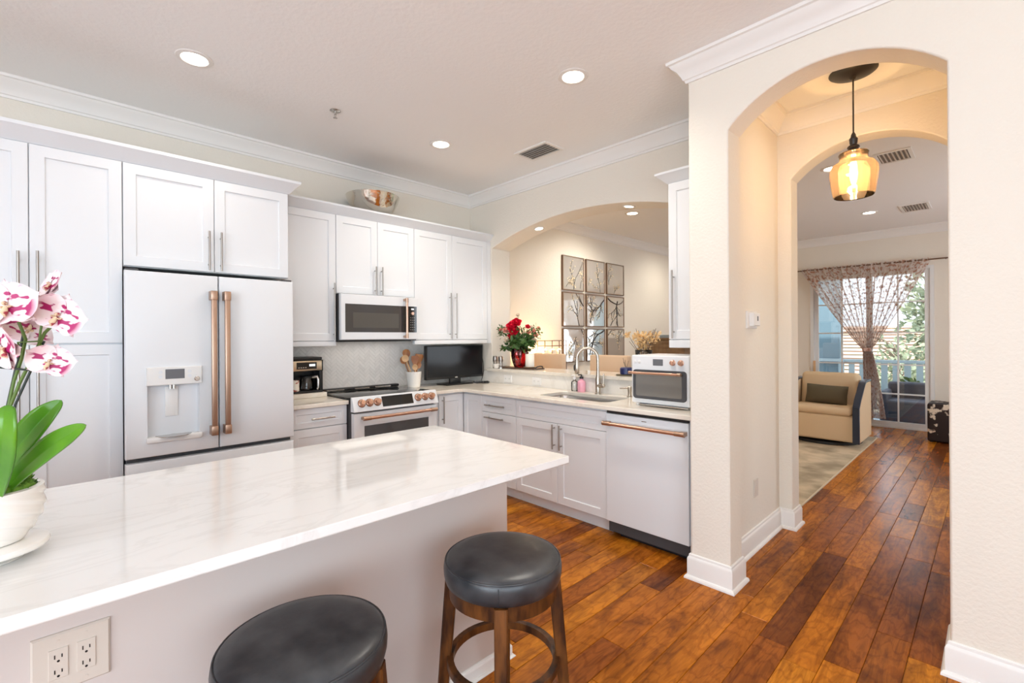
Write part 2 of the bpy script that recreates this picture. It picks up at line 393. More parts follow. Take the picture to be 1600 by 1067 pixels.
# ------------------------------------------------------------------ mesh builder
class MB:
    def __init__(s):
        s.bm = bmesh.new()
    def box(s, x0, x1, y0, y1, z0, z1, b=0.0, seg=2):
        r = bmesh.ops.create_cube(s.bm, size=1.0)
        vs = r['verts']
        for v in vs:
            v.co = Vector(((x0 + x1) / 2 + v.co.x * (x1 - x0), (y0 + y1) / 2 + v.co.y * (y1 - y0), (z0 + z1) / 2 + v.co.z * (z1 - z0)))
        if b > 0:
            es = {e for v in vs for e in v.link_edges}
            r = bmesh.ops.bevel(s.bm, geom=list(es), offset=b, segments=seg, affect='EDGES', profile=0.5)
            vs = list({v for f in r['faces'] for v in f.verts} | {v for v in vs if v.is_valid})
        return vs
    def obox(s, Mx, sx, sy, sz, b=0.0, seg=2):
        vs = s.box(-sx / 2, sx / 2, -sy / 2, sy / 2, -sz / 2, sz / 2, b, seg)
        for v in vs: v.co = Mx @ v.co
        return vs
    def grid(s, pts, closed_u=False, closed_v=False):
        """pts[i][j] -> quads"""
        V = [[s.bm.verts.new(p) for p in row] for row in pts]
        nu, nv = len(V), len(V[0])
        for i in range(nu if closed_u else nu - 1):
            for j in range(nv if closed_v else nv - 1):
                a, b_, c, d = V[i][j], V[(i + 1) % nu][j], V[(i + 1) % nu][(j + 1) % nv], V[i][(j + 1) % nv]
                q = []
                for k in (a, b_, c, d):
                    if k not in q: q.append(k)
                if len(q) > 2:
                    try: s.bm.faces.new(q)
                    except ValueError: pass
        return V
    def tube(s, pts, r, seg=8, caps=True, flat=1.0):
        pts = [Vector(p) for p in pts]
        rr = r if isinstance(r, (list, tuple)) else [r] * len(pts)
        rows = []
        up = Vector((0, 0, 1))
        prev = None
        for i, p in enumerate(pts):
            t = (pts[min(i + 1, len(pts) - 1)] - pts[max(i - 1, 0)]).normalized()
            if prev is None:
                a = t.cross(up)
                if a.length < 1e-3: a = t.cross(Vector((1, 0, 0)))
            else:
                a = prev - t * prev.dot(t)
            a.normalize(); prev = a
            b_ = t.cross(a)
            rows.append([p + (a * cos(2 * pi * k / seg) + b_ * sin(2 * pi * k / seg) * flat) * rr[i] for k in range(seg)])
        V = s.grid(rows, closed_v=True)
        if caps:
            for row in (V[0], V[-1]):
                try: s.bm.faces.new(row)
                except ValueError: pass
    def cyl(s, p0, p1, r, seg=16, r2=None):
        s.tube([p0, p1], [r, r if r2 is None else r2], seg)
    def lathe(s, prof, c, seg=32, cap0=True, cap1=True, axis='z', mod=None):
        """prof = [(r, h)]; spun about an axis through c"""
        c = Vector(c)
        rows = []
        for r, h in prof:
            row = []
            for k in range(seg):
                a = 2 * pi * k / seg
                q = r * (mod(a, h) if mod else 1)
                x, y = q * cos(a), q * sin(a)
                row.append(c + (Vector((x, y, h)) if axis == 'z' else Vector((h, x, y)) if axis == 'x' else Vector((x, h, y))))
            rows.append(row)
        V = s.grid(rows, closed_v=True)
        if cap0: s.bm.faces.new(V[0])
        if cap1: s.bm.faces.new(V[-1])
    def ball(s, c, r, u=16, v=10):
        rx, ry, rz = r if isinstance(r, (tuple, list)) else (r, r, r)
        q = bmesh.ops.create_uvsphere(s.bm, u_segments=u, v_segments=v, radius=1.0)
        for w in q['verts']:
            w.co = Vector((c[0] + w.co.x * rx, c[1] + w.co.y * ry, c[2] + w.co.z * rz))
        return q['verts']
    def prism(s, poly, fn, d0, d1):
        """poly of 2-D points, fn(u, v, d) -> xyz, extruded from d0 to d1"""
        a = [s.bm.verts.new(fn(u, v, d0)) for u, v in poly]
        b_ = [s.bm.verts.new(fn(u, v, d1)) for u, v in poly]
        s.bm.faces.new(a); s.bm.faces.new(b_)
        n = len(poly)
        for i in range(n):
            s.bm.faces.new((a[i], a[(i + 1) % n], b_[(i + 1) % n], b_[i]))
    def plate(s, loops, z0, z1):
        """flat slab with holes: loops[0] is the outline"""
        es = []
        for lp in loops:
            vs = [s.bm.verts.new((x, y, z1)) for x, y in lp]
            es += [s.bm.edges.new((vs[i], vs[(i + 1) % len(vs)])) for i in range(len(vs))]
        r = bmesh.ops.triangle_fill(s.bm, edges=es, use_beauty=True)
        fs = [g for g in r['geom'] if isinstance(g, bmesh.types.BMFace)]
        e = bmesh.ops.extrude_face_region(s.bm, geom=fs)
        for g in e['geom']:
            if isinstance(g, bmesh.types.BMVert): g.co.z = z0
    def rects(s, T, rl, cap0=True, cap1=True):
        """nested rectangles (u0,u1,v0,v1,n) joined in order"""
        rows = []
        for u0, u1, v0, v1, n in rl:
            rows.append([Vector(T(u0, v0, n)), Vector(T(u1, v0, n)), Vector(T(u1, v1, n)), Vector(T(u0, v1, n))])
        V = s.grid(rows, closed_v=True)
        if cap0: s.bm.faces.new(V[0])
        if cap1: s.bm.faces.new(V[-1])
    def sweep(s, path, prof, closed=False, side=1):
        """moulding: profile (d outward to the right of the path, z) along a flat path with mitred corners"""
        P = [Vector((x, y)) for x, y in path]
        n = len(P)
        rows = []
        for i in range(n):
            if closed or 0 < i < n - 1:
                d0 = (P[i] - P[i - 1]).normalized(); d1 = (P[(i + 1) % n] - P[i]).normalized()
            elif i == 0:
                d0 = d1 = (P[1] - P[0]).normalized()
            else:
                d0 = d1 = (P[i] - P[i - 1]).normalized()
            n0 = Vector((d0.y, -d0.x)) * side; n1 = Vector((d1.y, -d1.x)) * side
            mdir = (n0 + n1)
            mdir = mdir / max(1e-6, mdir.dot(n0))
            rows.append([Vector((P[i].x + mdir.x * d, P[i].y + mdir.y * d, z)) for d, z in prof])
        V = s.grid(rows, closed_u=closed, closed_v=True)
        if not closed:
            s.bm.faces.new(V[0]); s.bm.faces.new(V[-1])
    def xf(s, Mx):
        bmesh.ops.transform(s.bm, matrix=Mx, verts=s.bm.verts)
    def build(s, name, mat, parent=None, smooth=35, local=False, mods=None, loc=None, recalc=True):
        bm = s.bm
        if recalc: bmesh.ops.recalc_face_normals(bm, faces=bm.faces)
        if parent is not None and not local:
            off = ROOT.get(parent.name, Vector())
        elif parent is None:
            if loc is not None: off = Vector(loc)
            else:
                xs = [v.co for v in bm.verts]
                off = Vector(((min(p.x for p in xs) + max(p.x for p in xs)) / 2, (min(p.y for p in xs) + max(p.y for p in xs)) / 2, min(p.z for p in xs)))
        else:
            off = Vector()
        if off.length > 0 and not local:
            for v in bm.verts: v.co -= off
        me = bpy.data.meshes.new(name)
        bm.to_mesh(me); bm.free()
        me.materials.append(mat)
        if smooth:
            for p in me.polygons: p.use_smooth = True
            me.set_sharp_from_angle(angle=radians(smooth))
        o = bpy.data.objects.new(name, me)
        C.objects.link(o)
        if parent is not None:
            o.parent = parent
            ROOT[o.name] = ROOT.get(parent.name, Vector())
        else:
            if not local: o.location = off
            ROOT[o.name] = Vector(off)
        for mname, kw in (mods or []):
            md = o.modifiers.new(mname.lower(), mname)
            for k, v in kw.items(): setattr(md, k, v)
        return o
ROOT = {}

def tag(o, label, cat, group=None, kind=None):
    o['label'] = label; o['category'] = cat
    if group: o['group'] = group
    if kind: o['kind'] = kind
    return o
def thing(name, label, cat, loc=(0, 0, 0), group=None):
    o = bpy.data.objects.new(name, None)
    o.empty_display_size = 0.05
    C.objects.link(o)
    o.location = loc
    ROOT[o.name] = Vector(loc)
    return tag(o, label, cat, group)
def struct(o, label=None):
    o['kind'] = 'structure'
    if label: o['label'] = label
    return o
def copy_tree(o, label=None, loc=None, parent=None):
    c = o.copy(); C.objects.link(c)
    if parent: c.parent = parent
    if label: c['label'] = label
    if loc is not None: c.location = loc
    ROOT[c.name] = Vector(c.location) if parent is None else ROOT.get(parent.name, Vector())
    for ch in list(o.children): copy_tree(ch, parent=c)
    return c
BEV = lambda w, seg=2, ang=40: ('BEVEL', dict(width=w, segments=seg, limit_method='ANGLE', angle_limit=radians(ang)))

def TA(x0):  # faces +x: u = y, v = z
    return lambda u, v, n: (x0 + n, u, v)
def TB(y0):  # faces -y: u = x, v = z
    return lambda u, v, n: (u, y0 - n, v)

# ------------------------------------------------------------------ setting: dimensions
XA = -4.15      # left kitchen wall
YB = 3.38       # sink wall face
YB2 = 3.66
YC = 2.63       # arched wall face
YC2 = 2.80
XD0, XD1 = -1.227, -1.10   # wall between kitchen and hall
YH0, YH1 = 3.80, 3.96      # second arch
YF = 9.0        # far living room wall
XR = 3.0
YK = -4.0
ZC = 2.98

# floor: individual planks on a dark bed
mb = MB()
mb.box(XA - 0.1, XR + 0.1, YK - 0.1, YF + 0.05, -0.12, -0.008)
struct(mb.build('floor', M['subfloor'], smooth=0), 'dark bed under the wood planks')
mb = MB()
pw = 0.127
x = XA - 0.05
rp = random.Random(11)
while x < XR:
    y = YK - rp.random() * 1.0
    while y < YF + 0.03:
        ln = rp.choice((0.45, 0.6, 0.75, 0.9, 1.05, 1.2, 1.2))
        y1 = min(y + ln, YF + 0.03)
        g = 0.0008
        T = lambda u, v, n: (u, v, n)
        mb.rects(T, [(x + g, x + pw - g, y + g, y1 - g, -0.01), (x + g, x + pw - g, y + g, y1 - g, -0.0015), (x + g + 0.0022, x + pw - g - 0.0022, y + g + 0.0022, y1 - g - 0.0022, 0.0)], cap0=False)
        y += ln
    x += pw
struct(mb.build('floor_planks', M['planks'], smooth=0), 'glossy hand scraped brown wood plank floor')

mb = MB()
mb.box(XA - 0.1, XR + 0.1, YK - 0.1, YF + 0.1, ZC, ZC + 0.1)
struct(mb.build('ceiling', M['ceiling'], smooth=0), 'white textured ceiling')

def wallbox(name, *b, mat='wall', label=None):
    mb = MB(); mb.box(*b)
    return struct(mb.build(name, M[mat], smooth=0), label)
wallbox('wall_left', XA - 0.1, XA, YK - 0.1, YF + 0.1, 0, ZC)
def arc(cx, half, zs, rise, n=28):
    """points of a segmental arch from left to right"""
    R = (half * half + rise * rise) / (2 * rise)
    a0 = math.asin(min(1, half / R))
    return [(cx + R * sin(-a0 + 2 * a0 * i / n), zs + rise - R + R * cos(-a0 + 2 * a0 * i / n)) for i in range(n + 1)]
# sink wall with its arched pass-through over a knee wall
wallbox('wall_knee', XA, XD0, YB, YB2, 0, 1.038)
PL, PR_ = -3.783, -1.52
a1 = arc((PL + PR_) / 2, (PR_ - PL) / 2, 2.36, 0.19)
poly = [(XA, 1.0381), (PL, 1.0381)] + a1 + [(PR_, 1.0381), (XD0, 1.0381), (XD0, ZC), (XA, ZC)]
mb = MB(); mb.prism(poly, lambda u, v, d: (u, d, v), YB, YB2)
struct(mb.build('wall_sink', M['wall'], smooth=30, mods=[BEV(0.008, 3, 50)]), 'cream wall with a wide arched pass-through over the sink')
# arched wall in front of the hall
AL, AR = -1.005, -0.128
a2 = arc((AL + AR) / 2, (AR - AL) / 2, 2.526, 0.193)
poly = [(XD0, 0), (AL, 0)] + a2 + [(AR, 0), (XR, 0), (XR, ZC), (XD0, ZC)]
mb = MB(); mb.prism(poly, lambda u, v, d: (u, d, v), YC, YC2)
struct(mb.build('wall_arch', M['wall'], smooth=30, mods=[BEV(0.008, 3, 50)]), 'cream wall with a tall arched opening to the hall')
wallbox('wall_divider', XD0, XD1, YC2, YH0, 0, ZC)
BL_, BR_ = -1.012, -0.155
a3 = arc((BL_ + BR_) / 2, (BR_ - BL_) / 2, 2.527, 0.189)
poly = [(XD0, 0), (BL_, 0)] + a3 + [(BR_, 0), (2.0, 0), (2.0, ZC), (XD0, ZC)]
mb = MB(); mb.prism(poly, lambda u, v, d: (u, d, v), YH0, YH1)
struct(mb.build('wall_hall_arch', M['wall'], smooth=30, mods=[BEV(0.008, 3, 50)]), 'second cream arch between hall and living room')
wallbox('wall_hall_right', 0.02, 0.14, YC2, YH0, 0, ZC)
# far wall with balcony doors
SL, SR, SZ = -2.12, -0.585, 2.40
mb = MB()
poly = [(XA, 0), (SL, 0), (SL, SZ), (SR, SZ), (SR, 0), (2.0, 0), (2.0, ZC), (XA, ZC)]
mb.prism(poly, lambda u, v, d: (u, d, v), YF, YF + 0.14)
struct(mb.build('wall_far', M['wall'], smooth=0), 'cream far wall around the balcony doors')
# living room right wall with an added opening for the fill lamp, kitchen right wall and back wall with openings
mb = MB()
T = lambda u, v, d: (d, u, v)
for q in ((YH1, YF, 2.42, ZC), (YH1, YF, 0, 0.58), (YH1, 5.38, 0.58, 2.42), (7.82, YF, 0.58, 2.42)):
    mb.prism([(q[0], q[2]), (q[1], q[2]), (q[1], q[3]), (q[0], q[3])], T, 2.0, 2.12)
struct(mb.build('wall_living_right', M['wall'], smooth=0))
mb = MB()
mb.prism([(YK, 2.5), (YC, 2.5), (YC, ZC), (YK, ZC)], T, XR, XR + 0.12)
mb.prism([(YK, 0), (YC, 0), (YC, 0.5), (YK, 0.5)], T, XR, XR + 0.12)
mb.prism([(YK, 0.5), (-2.9, 0.5), (-2.9, 2.5), (YK, 2.5)], T, XR, XR + 0.12)
mb.prism([(0.5, 0.5), (YC, 0.5), (YC, 2.5), (0.5, 2.5)], T, XR, XR + 0.12)
struct(mb.build('wall_right', M['wall'], smooth=0))
mb = MB()
mb.box(XA, -0.8, YK - 0.12, YK, 0, ZC); mb.box(2.8, XR, YK - 0.12, YK, 0, ZC); mb.box(-0.8, 2.8, YK - 0.12, YK, 2.46, ZC)
struct(mb.build('wall_back', M['wall'], smooth=0))

# mouldings
crown = [(0, -0.118), (0.010, -0.118), (0.014, -0.104), (0.022, -0.100), (0.030, -0.080), (0.048, -0.052), (0.070, -0.034), (0.078, -0.020), (0.090, -0.016), (0.092, 0.0), (0, 0.0)]
CR = [(d, ZC + z - 0.0005) for d, z in crown]
mb = MB()
mb.sweep([(XA, YK), (XA, YB), (XD0, YB), (XD0, YC), (XR, YC)], CR)
struct(mb.build('trim_1', M['trim'], smooth=25), 'white crown moulding around the kitchen ceiling')
mb = MB()
mb.sweep([(XD1, YC2), (XD1, YH0), (0.02, YH0), (0.02, YC2)], CR, closed=True)
struct(mb.build('trim_2', M['trim'], smooth=25), 'white crown moulding around the hall ceiling')
mb = MB()
mb.sweep([(XA, YB2), (XA, YF), (2.0, YF)], CR)
struct(mb.build('trim_3', M['trim'], smooth=25), 'white crown moulding of the living and dining room')
BB = [(0, 0.0), (0.030, 0.0), (0.029, 0.010), (0.024, 0.018), (0.016, 0.021), (0.016, 0.112), (0.013, 0.122), (0.009, 0.127), (0.008, 0.138), (0.004, 0.142), (0, 0.142)]
def base(name, path, label, closed=False, h=1.0):
    mb = MB(); mb.sweep(path, [(d, z * h + 0.0005) for d, z in BB], closed)
    return struct(mb.build(name, M['trim'], smooth=25), label)
base('baseboard_hall_left', [(XD0, 2.70), (XD0, YC), (AL, YC), (AL, YC2), (XD1, YC2), (XD1, YH0), (BL_, YH0), (BL_, YH1), (XD1 - 0.1, YH1)], 'white baseboard wrapping the column and the left hall wall')
base('baseboard_right', [(0.02, YC2), (AR, YC2), (AR, YC), (XR, YC)], 'white baseboard of the wall right of the arch')
base('baseboard_far', [(XA, YB2), (XA, YF), (SL, YF)], 'white baseboard of the dining and far wall')
base('baseboard_far_right', [(SR, YF), (2.0, YF), (2.0, YH1), (BR_, YH1), (BR_, YH0), (0.02, YH0), (0.02, YC2)], 'white baseboard of the far wall right of the balcony doors')

# ------------------------------------------------------------------ cabinets
def shaker(T, u0, u1, v0, v1, t=0.020, fw=0.058, dep=0.009):
    mb = MB()
    def R(i, n): return (u0 + i, u1 - i, v0 + i, v1 - i, n)
    if fw:
        mb.rects(T, [R(0, 0), R(0, t - 0.002), R(0.002, t), R(fw, t), R(fw + 0.004, t - dep), ])
    else:
        mb.rects(T, [R(0, 0), R(0, t - 0.002), R(0.002, t)])
    return mb
def bar_handle(T, u, v0, v1, n0, par, horizontal=False, r=0.006, mat='nickel', stand=0.032):
    mb = MB()
    if not horizontal:
        mb.cyl(T(u, v0, n0 + stand), T(u, v1, n0 + stand), r, 12)
        k = min(0.045, (v1 - v0) * 0.15)
        for v in (v0 + k, v1 - k): mb.cyl(T(u, v, n0 - 0.001), T(u, v, n0 + stand), r * 0.75, 10)
    else:
        mb.cyl(T(v0, u, n0 + stand), T(v1, u, n0 + stand), r, 12)
        k = min(0.04, (v1 - v0) * 0.15)
        for v in (v0 + k, v1 - k): mb.cyl(T(v, u, n0 - 0.001), T(v, u, n0 + stand), r * 0.75, 10)
    return mb.build('handle', M[mat], par)
def cabinet(name, label, T, back, u0, u1, v0, v1, fronts, group, rail=0.0, toe=0.0, axis='A', gap=0.0018, fw=0.058, cat='cabinet', loc=None):
    """T = plane of the fronts' backs; back = depth of the body behind it"""
    t = thing(name, label, cat, loc or T((u0 + u1) / 2, v0, -back / 2), group)
    mb = MB()
    a = T(u0 + 0.0006, v0, -back + 0.002); b = T(u1 - 0.0006, v1, -0.0005)
    zb = v0 + toe
    mb.box(min(a[0], b[0]), max(a[0], b[0]), min(a[1], b[1]), max(a[1], b[1]), zb, v1)
    mb.build('body', M['cab'], t, smooth=0)
    if toe > 0:
        mb = MB()
        a = T(u0 + 0.0006, v0, -back + 0.01); b = T(u1 - 0.0006, v1, -0.055)
        mb.box(min(a[0], b[0]), max(a[0], b[0]), min(a[1], b[1]), max(a[1], b[1]), v0 + 0.0005, zb)
        mb.build('toe_kick', M['cab'], t, smooth=0)
    if rail > 0:
        mb = MB()
        a = T(u0 + 0.0006, v0, -0.022); b = T(u1 - 0.0006, v0, 0.018)
        mb.box(min(a[0], b[0]), max(a[0], b[0]), min(a[1], b[1]), max(a[1], b[1]), v0 - rail, v0 - 0.0005, b=0.003)
        mb.build('light_rail', M['cab'], t, smooth=30)
    for fr in fronts:
        kind, fu0, fu1, fv0, fv1 = fr[:5]
        h = fr[5] if len(fr) > 5 else None
        d = shaker(T, fu0 + gap, fu1 - gap, fv0 + gap, fv1 - gap, fw=fw if fv1 - fv0 > 0.2 else 0.042).build(kind, M['cab'], t, smooth=20)
        if h:
            if h[0] == 'v': bar_handle(T, h[1], h[2], h[3], 0.020, d)
            else: bar_handle(T, h[1], h[2], h[3], 0.020, d, True)
    return t

ccr = [(0, 0), (0.010, 0), (0.016, 0.006), (0.062, 0.062), (0.072, 0.068), (0.074, 0.086), (0, 0.086)]
def crown_on(cab, path, z, k=1.0, board=None):
    mb = MB(); mb.sweep(path, [(d, z + 0.0005 + h * k) for d, h in ccr]); mb.build('crown', M['cab'], cab, smooth=20)
    if board:
        mb = MB(); mb.box(*board); mb.build('top_board', M['cab'], cab, smooth=0)
TF = TA(-3.52)   # tall run: fronts end at -3.50
pc = cabinet('pantry_cabinet', 'tall white pantry cabinet left of the refrigerator, with two doors above two doors', TF, 0.628, -0.482, 0.276, 0.0, 2.43,
        [('door', -0.480, -0.101, 1.379, 2.428, ('v', -0.139, 1.44, 1.857)), ('door', -0.101, 0.276, 1.379, 2.428, ('v', -0.069, 1.44, 1.865)),
         ('door', -0.480, -0.101, 0.105, 1.375, ('v', -0.139, 0.86, 1.30)), ('door', -0.101, 0.276, 0.105, 1.375, ('v', -0.069, 0.86, 1.30))], None, toe=0.10)
fcab = cabinet('fridge_cabinet', 'white two-door cabinet above the refrigerator', TF, 0.628, 0.277, 1.188, 1.826, 2.43,
        [('door', 0.277, 0.733, 1.828, 2.428, ('v', 0.700, 1.838, 2.086)), ('door', 0.733, 1.188, 1.828, 2.428, ('v', 0.767, 1.838, 2.086))], None)
crown_on(pc, [(-3.5205, -0.482), (-3.5205, 0.2765)], 2.43)
crown_on(fcab, [(-3.5205, 0.2766), (-3.5205, 1.1875), (-4.148, 1.1875)], 2.43)
TU = TA(-3.82)
grp = 'white wall cabinets on the range wall'
w1 = cabinet('wall_cabinet', 'single-door white wall cabinet above the coffee maker', TU, 0.328, 1.190, 1.665, 1.375, 2.43,
        [('door', 1.195, 1.665, 1.377, 2.428, ('v', 1.640, 1.386, 1.854))], grp, rail=0.04)
w2 = cabinet('wall_cabinet', 'short two-door white wall cabinet above the microwave', TU, 0.328, 1.666, 2.418, 1.772, 2.43,
        [('door', 1.666, 2.042, 1.774, 2.428, ('v', 2.013, 1.778, 2.026)), ('door', 2.042, 2.418, 1.774, 2.428, ('v', 2.075, 1.778, 2.026))], grp)
w3 = cabinet('wall_cabinet', 'two-door white wall cabinet above the black television in the corner', TU, 0.328, 2.419, 3.330, 1.375, 2.43,
        [('door', 2.419, 2.861, 1.377, 2.428, ('v', 2.825, 1.388, 1.844)), ('door', 2.861, 3.330, 1.377, 2.428, ('v', 2.896, 1.388, 1.844))], grp, rail=0.04)
mb = MB(); mb.box(XA + 0.001, -3.80, 3.3306, YB - 0.001, 1.335, 2.43)
tag(mb.build('filler_panel', M['cab'], smooth=0), 'narrow white filler strip between corner wall cabinet and sink wall', 'panel')
crown_on(w1, [(-3.8205, 1.265), (-3.8205, 1.6655)], 2.43, 0.85, (XA + 0.001, -3.822, 1.265, 1.665, 2.4302, 2.4995))
crown_on(w2, [(-3.8205, 1.6656), (-3.8205, 2.4185)], 2.43, 0.85, (XA + 0.001, -3.822, 1.666, 2.418, 2.4302, 2.4995))
crown_on(w3, [(-3.8205, 2.4186), (-3.8205, 3.3795)], 2.43, 0.85, (XA + 0.001, -3.822, 2.419, 3.378, 2.4302, 2.4995))

TW = TB(3.07)
w4 = cabinet('wall_cabinet', 'white wall cabinet with one tall handle beside the column', TW, 0.308, -1.572, -1.229, 1.375, 2.46,
        [('door', -1.572, -1.229, 1.377, 2.458, ('v', -1.531, 1.384, 1.851))], None, rail=0.055)
crown_on(w4, [(-1.572, 3.378), (-1.572, 3.0695), (-1.229, 3.0695)], 2.46, 0.8)

# base cabinets
TBA = TA(-3.55)
grp = 'white base cabinets'
cabinet('base_cabinet', 'white base cabinet with drawers between refrigerator and range', TBA, 0.598, 1.192, 1.628, 0.0, 0.884,
        [('drawer', 1.20, 1.628, 0.733, 0.882, ('h', 0.802, 1.345, 1.520)), ('drawer', 1.20, 1.628, 0.42, 0.731, ('h', 0.60, 1.345, 1.520)), ('drawer', 1.20, 1.628, 0.105, 0.418, ('h', 0.29, 1.345, 1.520))], grp, toe=0.10)
cabinet('base_cabinet', 'narrow white one-door base cabinet right of the range', TBA, 0.598, 2.425, 2.8025, 0.0, 0.884,
        [('door', 2.500, 2.781, 0.105, 0.870, ('v', 2.535, 0.612, 0.857))], grp, toe=0.10)
TBB = TB(2.803)
cabinet('base_cabinet', 'white base cabinet with a plain corner panel and two handled drawers', TBB, 0.555, -3.549, -2.821, 0.0, 0.884,
        [('panel', -3.530, -3.262, 0.105, 0.870), ('drawer', -3.262, -2.821, 0.727, 0.870, ('h', 0.793, -3.190, -2.935)), ('drawer', -3.262, -2.821, 0.105, 0.725, ('h', 0.683, -3.195, -2.948))], grp, toe=0.10)
def sink_base():
    t = thing('sink_cabinet', 'white two-door sink base cabinet with a false drawer front', 'cabinet', (-2.36, 3.1, 0), grp)
    mb = MB()
    mb.box(-2.8194, -2.80, 2.8035, 3.35, 0.10, 0.884); mb.box(-1.922, -1.9056, 2.8035, 3.35, 0.10, 0.884)
    mb.box(-2.80, -1.922, 3.33, 3.35, 0.10, 0.884); mb.box(-2.80, -1.922, 2.8035, 3.33, 0.10, 0.12)
    mb.box(-2.80, -1.922, 2.8035, 2.823, 0.70, 0.884)
    mb.build('body', M['cab'], t, smooth=0)
    mb = MB(); mb.box(-2.8194, -1.9056, 2.858, 2.88, 0.0005, 0.0995); mb.build('toe_kick', M['cab'], t, smooth=0)
    shaker(TBB, -2.8175, -1.907, 0.727, 0.868, fw=0.042).build('false_front', M['cab'], t, smooth=20)
    for a, b_, hu in ((-2.8193, -2.3645, -2.389), (-2.3645, -1.9055, -2.319)):
        d = shaker(TBB, a + .0018, b_ - .0018, 0.107, 0.7235).build('door', M['cab'], t, smooth=20)
        bar_handle(TBB, hu, 0.529, 0.719, 0.020, d)
    return t
sink_base()
mb = MB(); mb.box(-1.2955, XD0 - 0.001, 2.775, 2.80, 0.0, 0.884)
tag(mb.build('filler_panel', M['cab'], smooth=0), 'narrow white filler strip between dishwasher and column', 'panel')

# ------------------------------------------------------------------ dishwasher
t = thing('dishwasher', 'white dishwasher with a copper bar handle beside the column', 'dishwasher', (-1.6, 3.0, 0))
mb = MB(); mb.box(-1.902, -1.2985, 2.80, 3.33, 0.03, 0.868); mb.build('body', M['dark_gap'], t, smooth=0)
T = TB(2.798)
mb = MB(); mb.rects(T, [(-1.899, -1.301, 0.112, 0.862, 0), (-1.899, -1.301, 0.112, 0.862, 0.030), (-1.896, -1.304, 0.115, 0.859, 0.034)])
d = mb.build('door', M['appl'], t, smooth=20)
def pro_handle(name, p0, p1, out, par, r=0.0125, mat='copper', mat2='bronze', end=0.06):
    """round bar with two squared end mounts; out = vector from bar to the door"""
    p0, p1, out = Vector(p0), Vector(p1), Vector(out)
    ax = (p1 - p0).normalized()
    mb = MB(); mb.cyl(p0, p1, r, 14); h = mb.build(name, M[mat], par)
    sd = ax.cross(out).normalized()
    for s_, p in ((1, p0), (-1, p1)):
        mb = MB()
        mb.tube([p + ax * s_ * (-0.004), p + ax * s_ * end], r * 1.22, 14)
        c = p + ax * s_ * end * 0.3 + out * 0.5
        Mx = Matrix((ax, sd, out.normalized())).transposed().to_4x4(); Mx.translation = c
        mb.obox(Mx, end * 0.62, r * 1.9, out.length, 0.002)
        mb.build('end_mount', M[mat2], h)
    return h
pro_handle('handle', (-1.893, 2.718, 0.800), (-1.307, 2.718, 0.800), (0, 0.046, 0), d)
mb = MB(); mb.rects(T, [(-1.62, -1.585, 0.836, 0.841, 0.0342), (-1.62, -1.585, 0.836, 0.841, 0.0350)]); mb.build('badge', M['steel'], d, smooth=0)
mb = MB(); mb.box(-1.83, -1.2985, 2.835, 2.86, 0.0005, 0.110); mb.build('toe_kick', M['black'], t, smooth=0)
mb = MB(); mb.box(-1.899, -1.301, 2.775, 2.798, 0.8655, 0.883); mb.build('control_strip', M['black'], t, smooth=0)

# ------------------------------------------------------------------ refrigerator
t = thing('refrigerator', 'white french-door refrigerator with bronze handles and water dispenser', 'refrigerator', (-3.76, 0.73, 0))
mb = MB(); mb.box(-4.13, -3.455, 0.284, 1.176, 0.02, 1.786); mb.build('body', M['dark_gap'], t, smooth=0)
T = TA(-3.45)
def fdoor(u0, u1, v0, v1, hole=None):
    mb = MB()
    R = [(u0, u1, v0, v1, 0), (u0, u1, v0, v1, 0.042), (u0 + .003, u1 - .003, v0 + .003, v1 - .003, 0.048), (u0 + .008, u1 - .008, v0 + .008, v1 - .008, 0.050)]
    if hole:
        a, b_, c, d = hole
        R += [(a, b_, c, d, 0.050), (a + .004, b_ - .004, c + .002, d, 0.004)]
    mb.rects(T, R)
    return mb
dl = fdoor(0.275, 0.7305, 0.718, 1.793, (0.374, 0.629, 0.822, 1.135)).build('left_door', M['appl'], t, smooth=25)
dr = fdoor(0.7365, 1.184, 0.718, 1.793).build('right_door', M['appl'], t, smooth=25)
fz = fdoor(0.275, 1.184, 0.10, 0.690).build('freezer_drawer', M['appl'], t, smooth=25)
mb = MB(); mb.box(-3.70, -3.46, 0.29, 1.17, 0.02, 0.095); mb.build('base_grille', M['dark_gap'], t, smooth=0)
for u, par in ((0.697, dl), (0.769, dr)):
    mb = MB(); mb.box(-3.354, -3.334, u - 0.0150, u + 0.0150, 0.812, 1.692, b=0.005, seg=3); h = mb.build('handle', M['bronze'], par)
    for z in (0.835, 1.668):
        mb = MB(); mb.box(-3.3995, -3.331, u - 0.018, u + 0.018, z - 0.028, z + 0.028, b=0.003); mb.build('end_mount', M['bronze'], h)
mb = MB(); mb.box(-3.345, -3.325, 0.30, 1.16, 0.590, 0.615, b=0.005); h = mb.build('handle', M['bronze'], fz)
for u in (0.325, 1.135):
    mb = MB(); mb.box(-3.3995, -3.32, u - 0.03, u + 0.03, 0.586, 0.619, b=0.004); mb.build('end_mount', M['copper'], h)
mb = MB(); mb.rects(T, [(0.369, 0.640, 1.130, 1.236, 0.049), (0.369, 0.640, 1.130, 1.236, 0.060), (0.372, 0.637, 1.133, 1.233, 0.064)]); dp = mb.build('dispenser_panel', M['white_plastic'], dl, smooth=25)
T2 = TA(-3.386)
mb = MB(); mb.rects(T2, [(0.457, 0.551, 1.166, 1.223, -0.001), (0.457, 0.551, 1.166, 1.223, 0.0012)]); mb.build('display', M['screen_dim'], dl, smooth=0)
for u, z, r in ((0.434, 1.207, .010), (0.434, 1.180, .010), (0.576, 1.207, .010), (0.576, 1.180, .010)):
    mb = MB(); mb.lathe([(r, -0.001), (r, 0.0015), (r * 0.8, 0.0018), (r * .75, 0.0005)], (-3.386, u, z), 18, axis='x'); mb.build('button', M['appl'], dl)
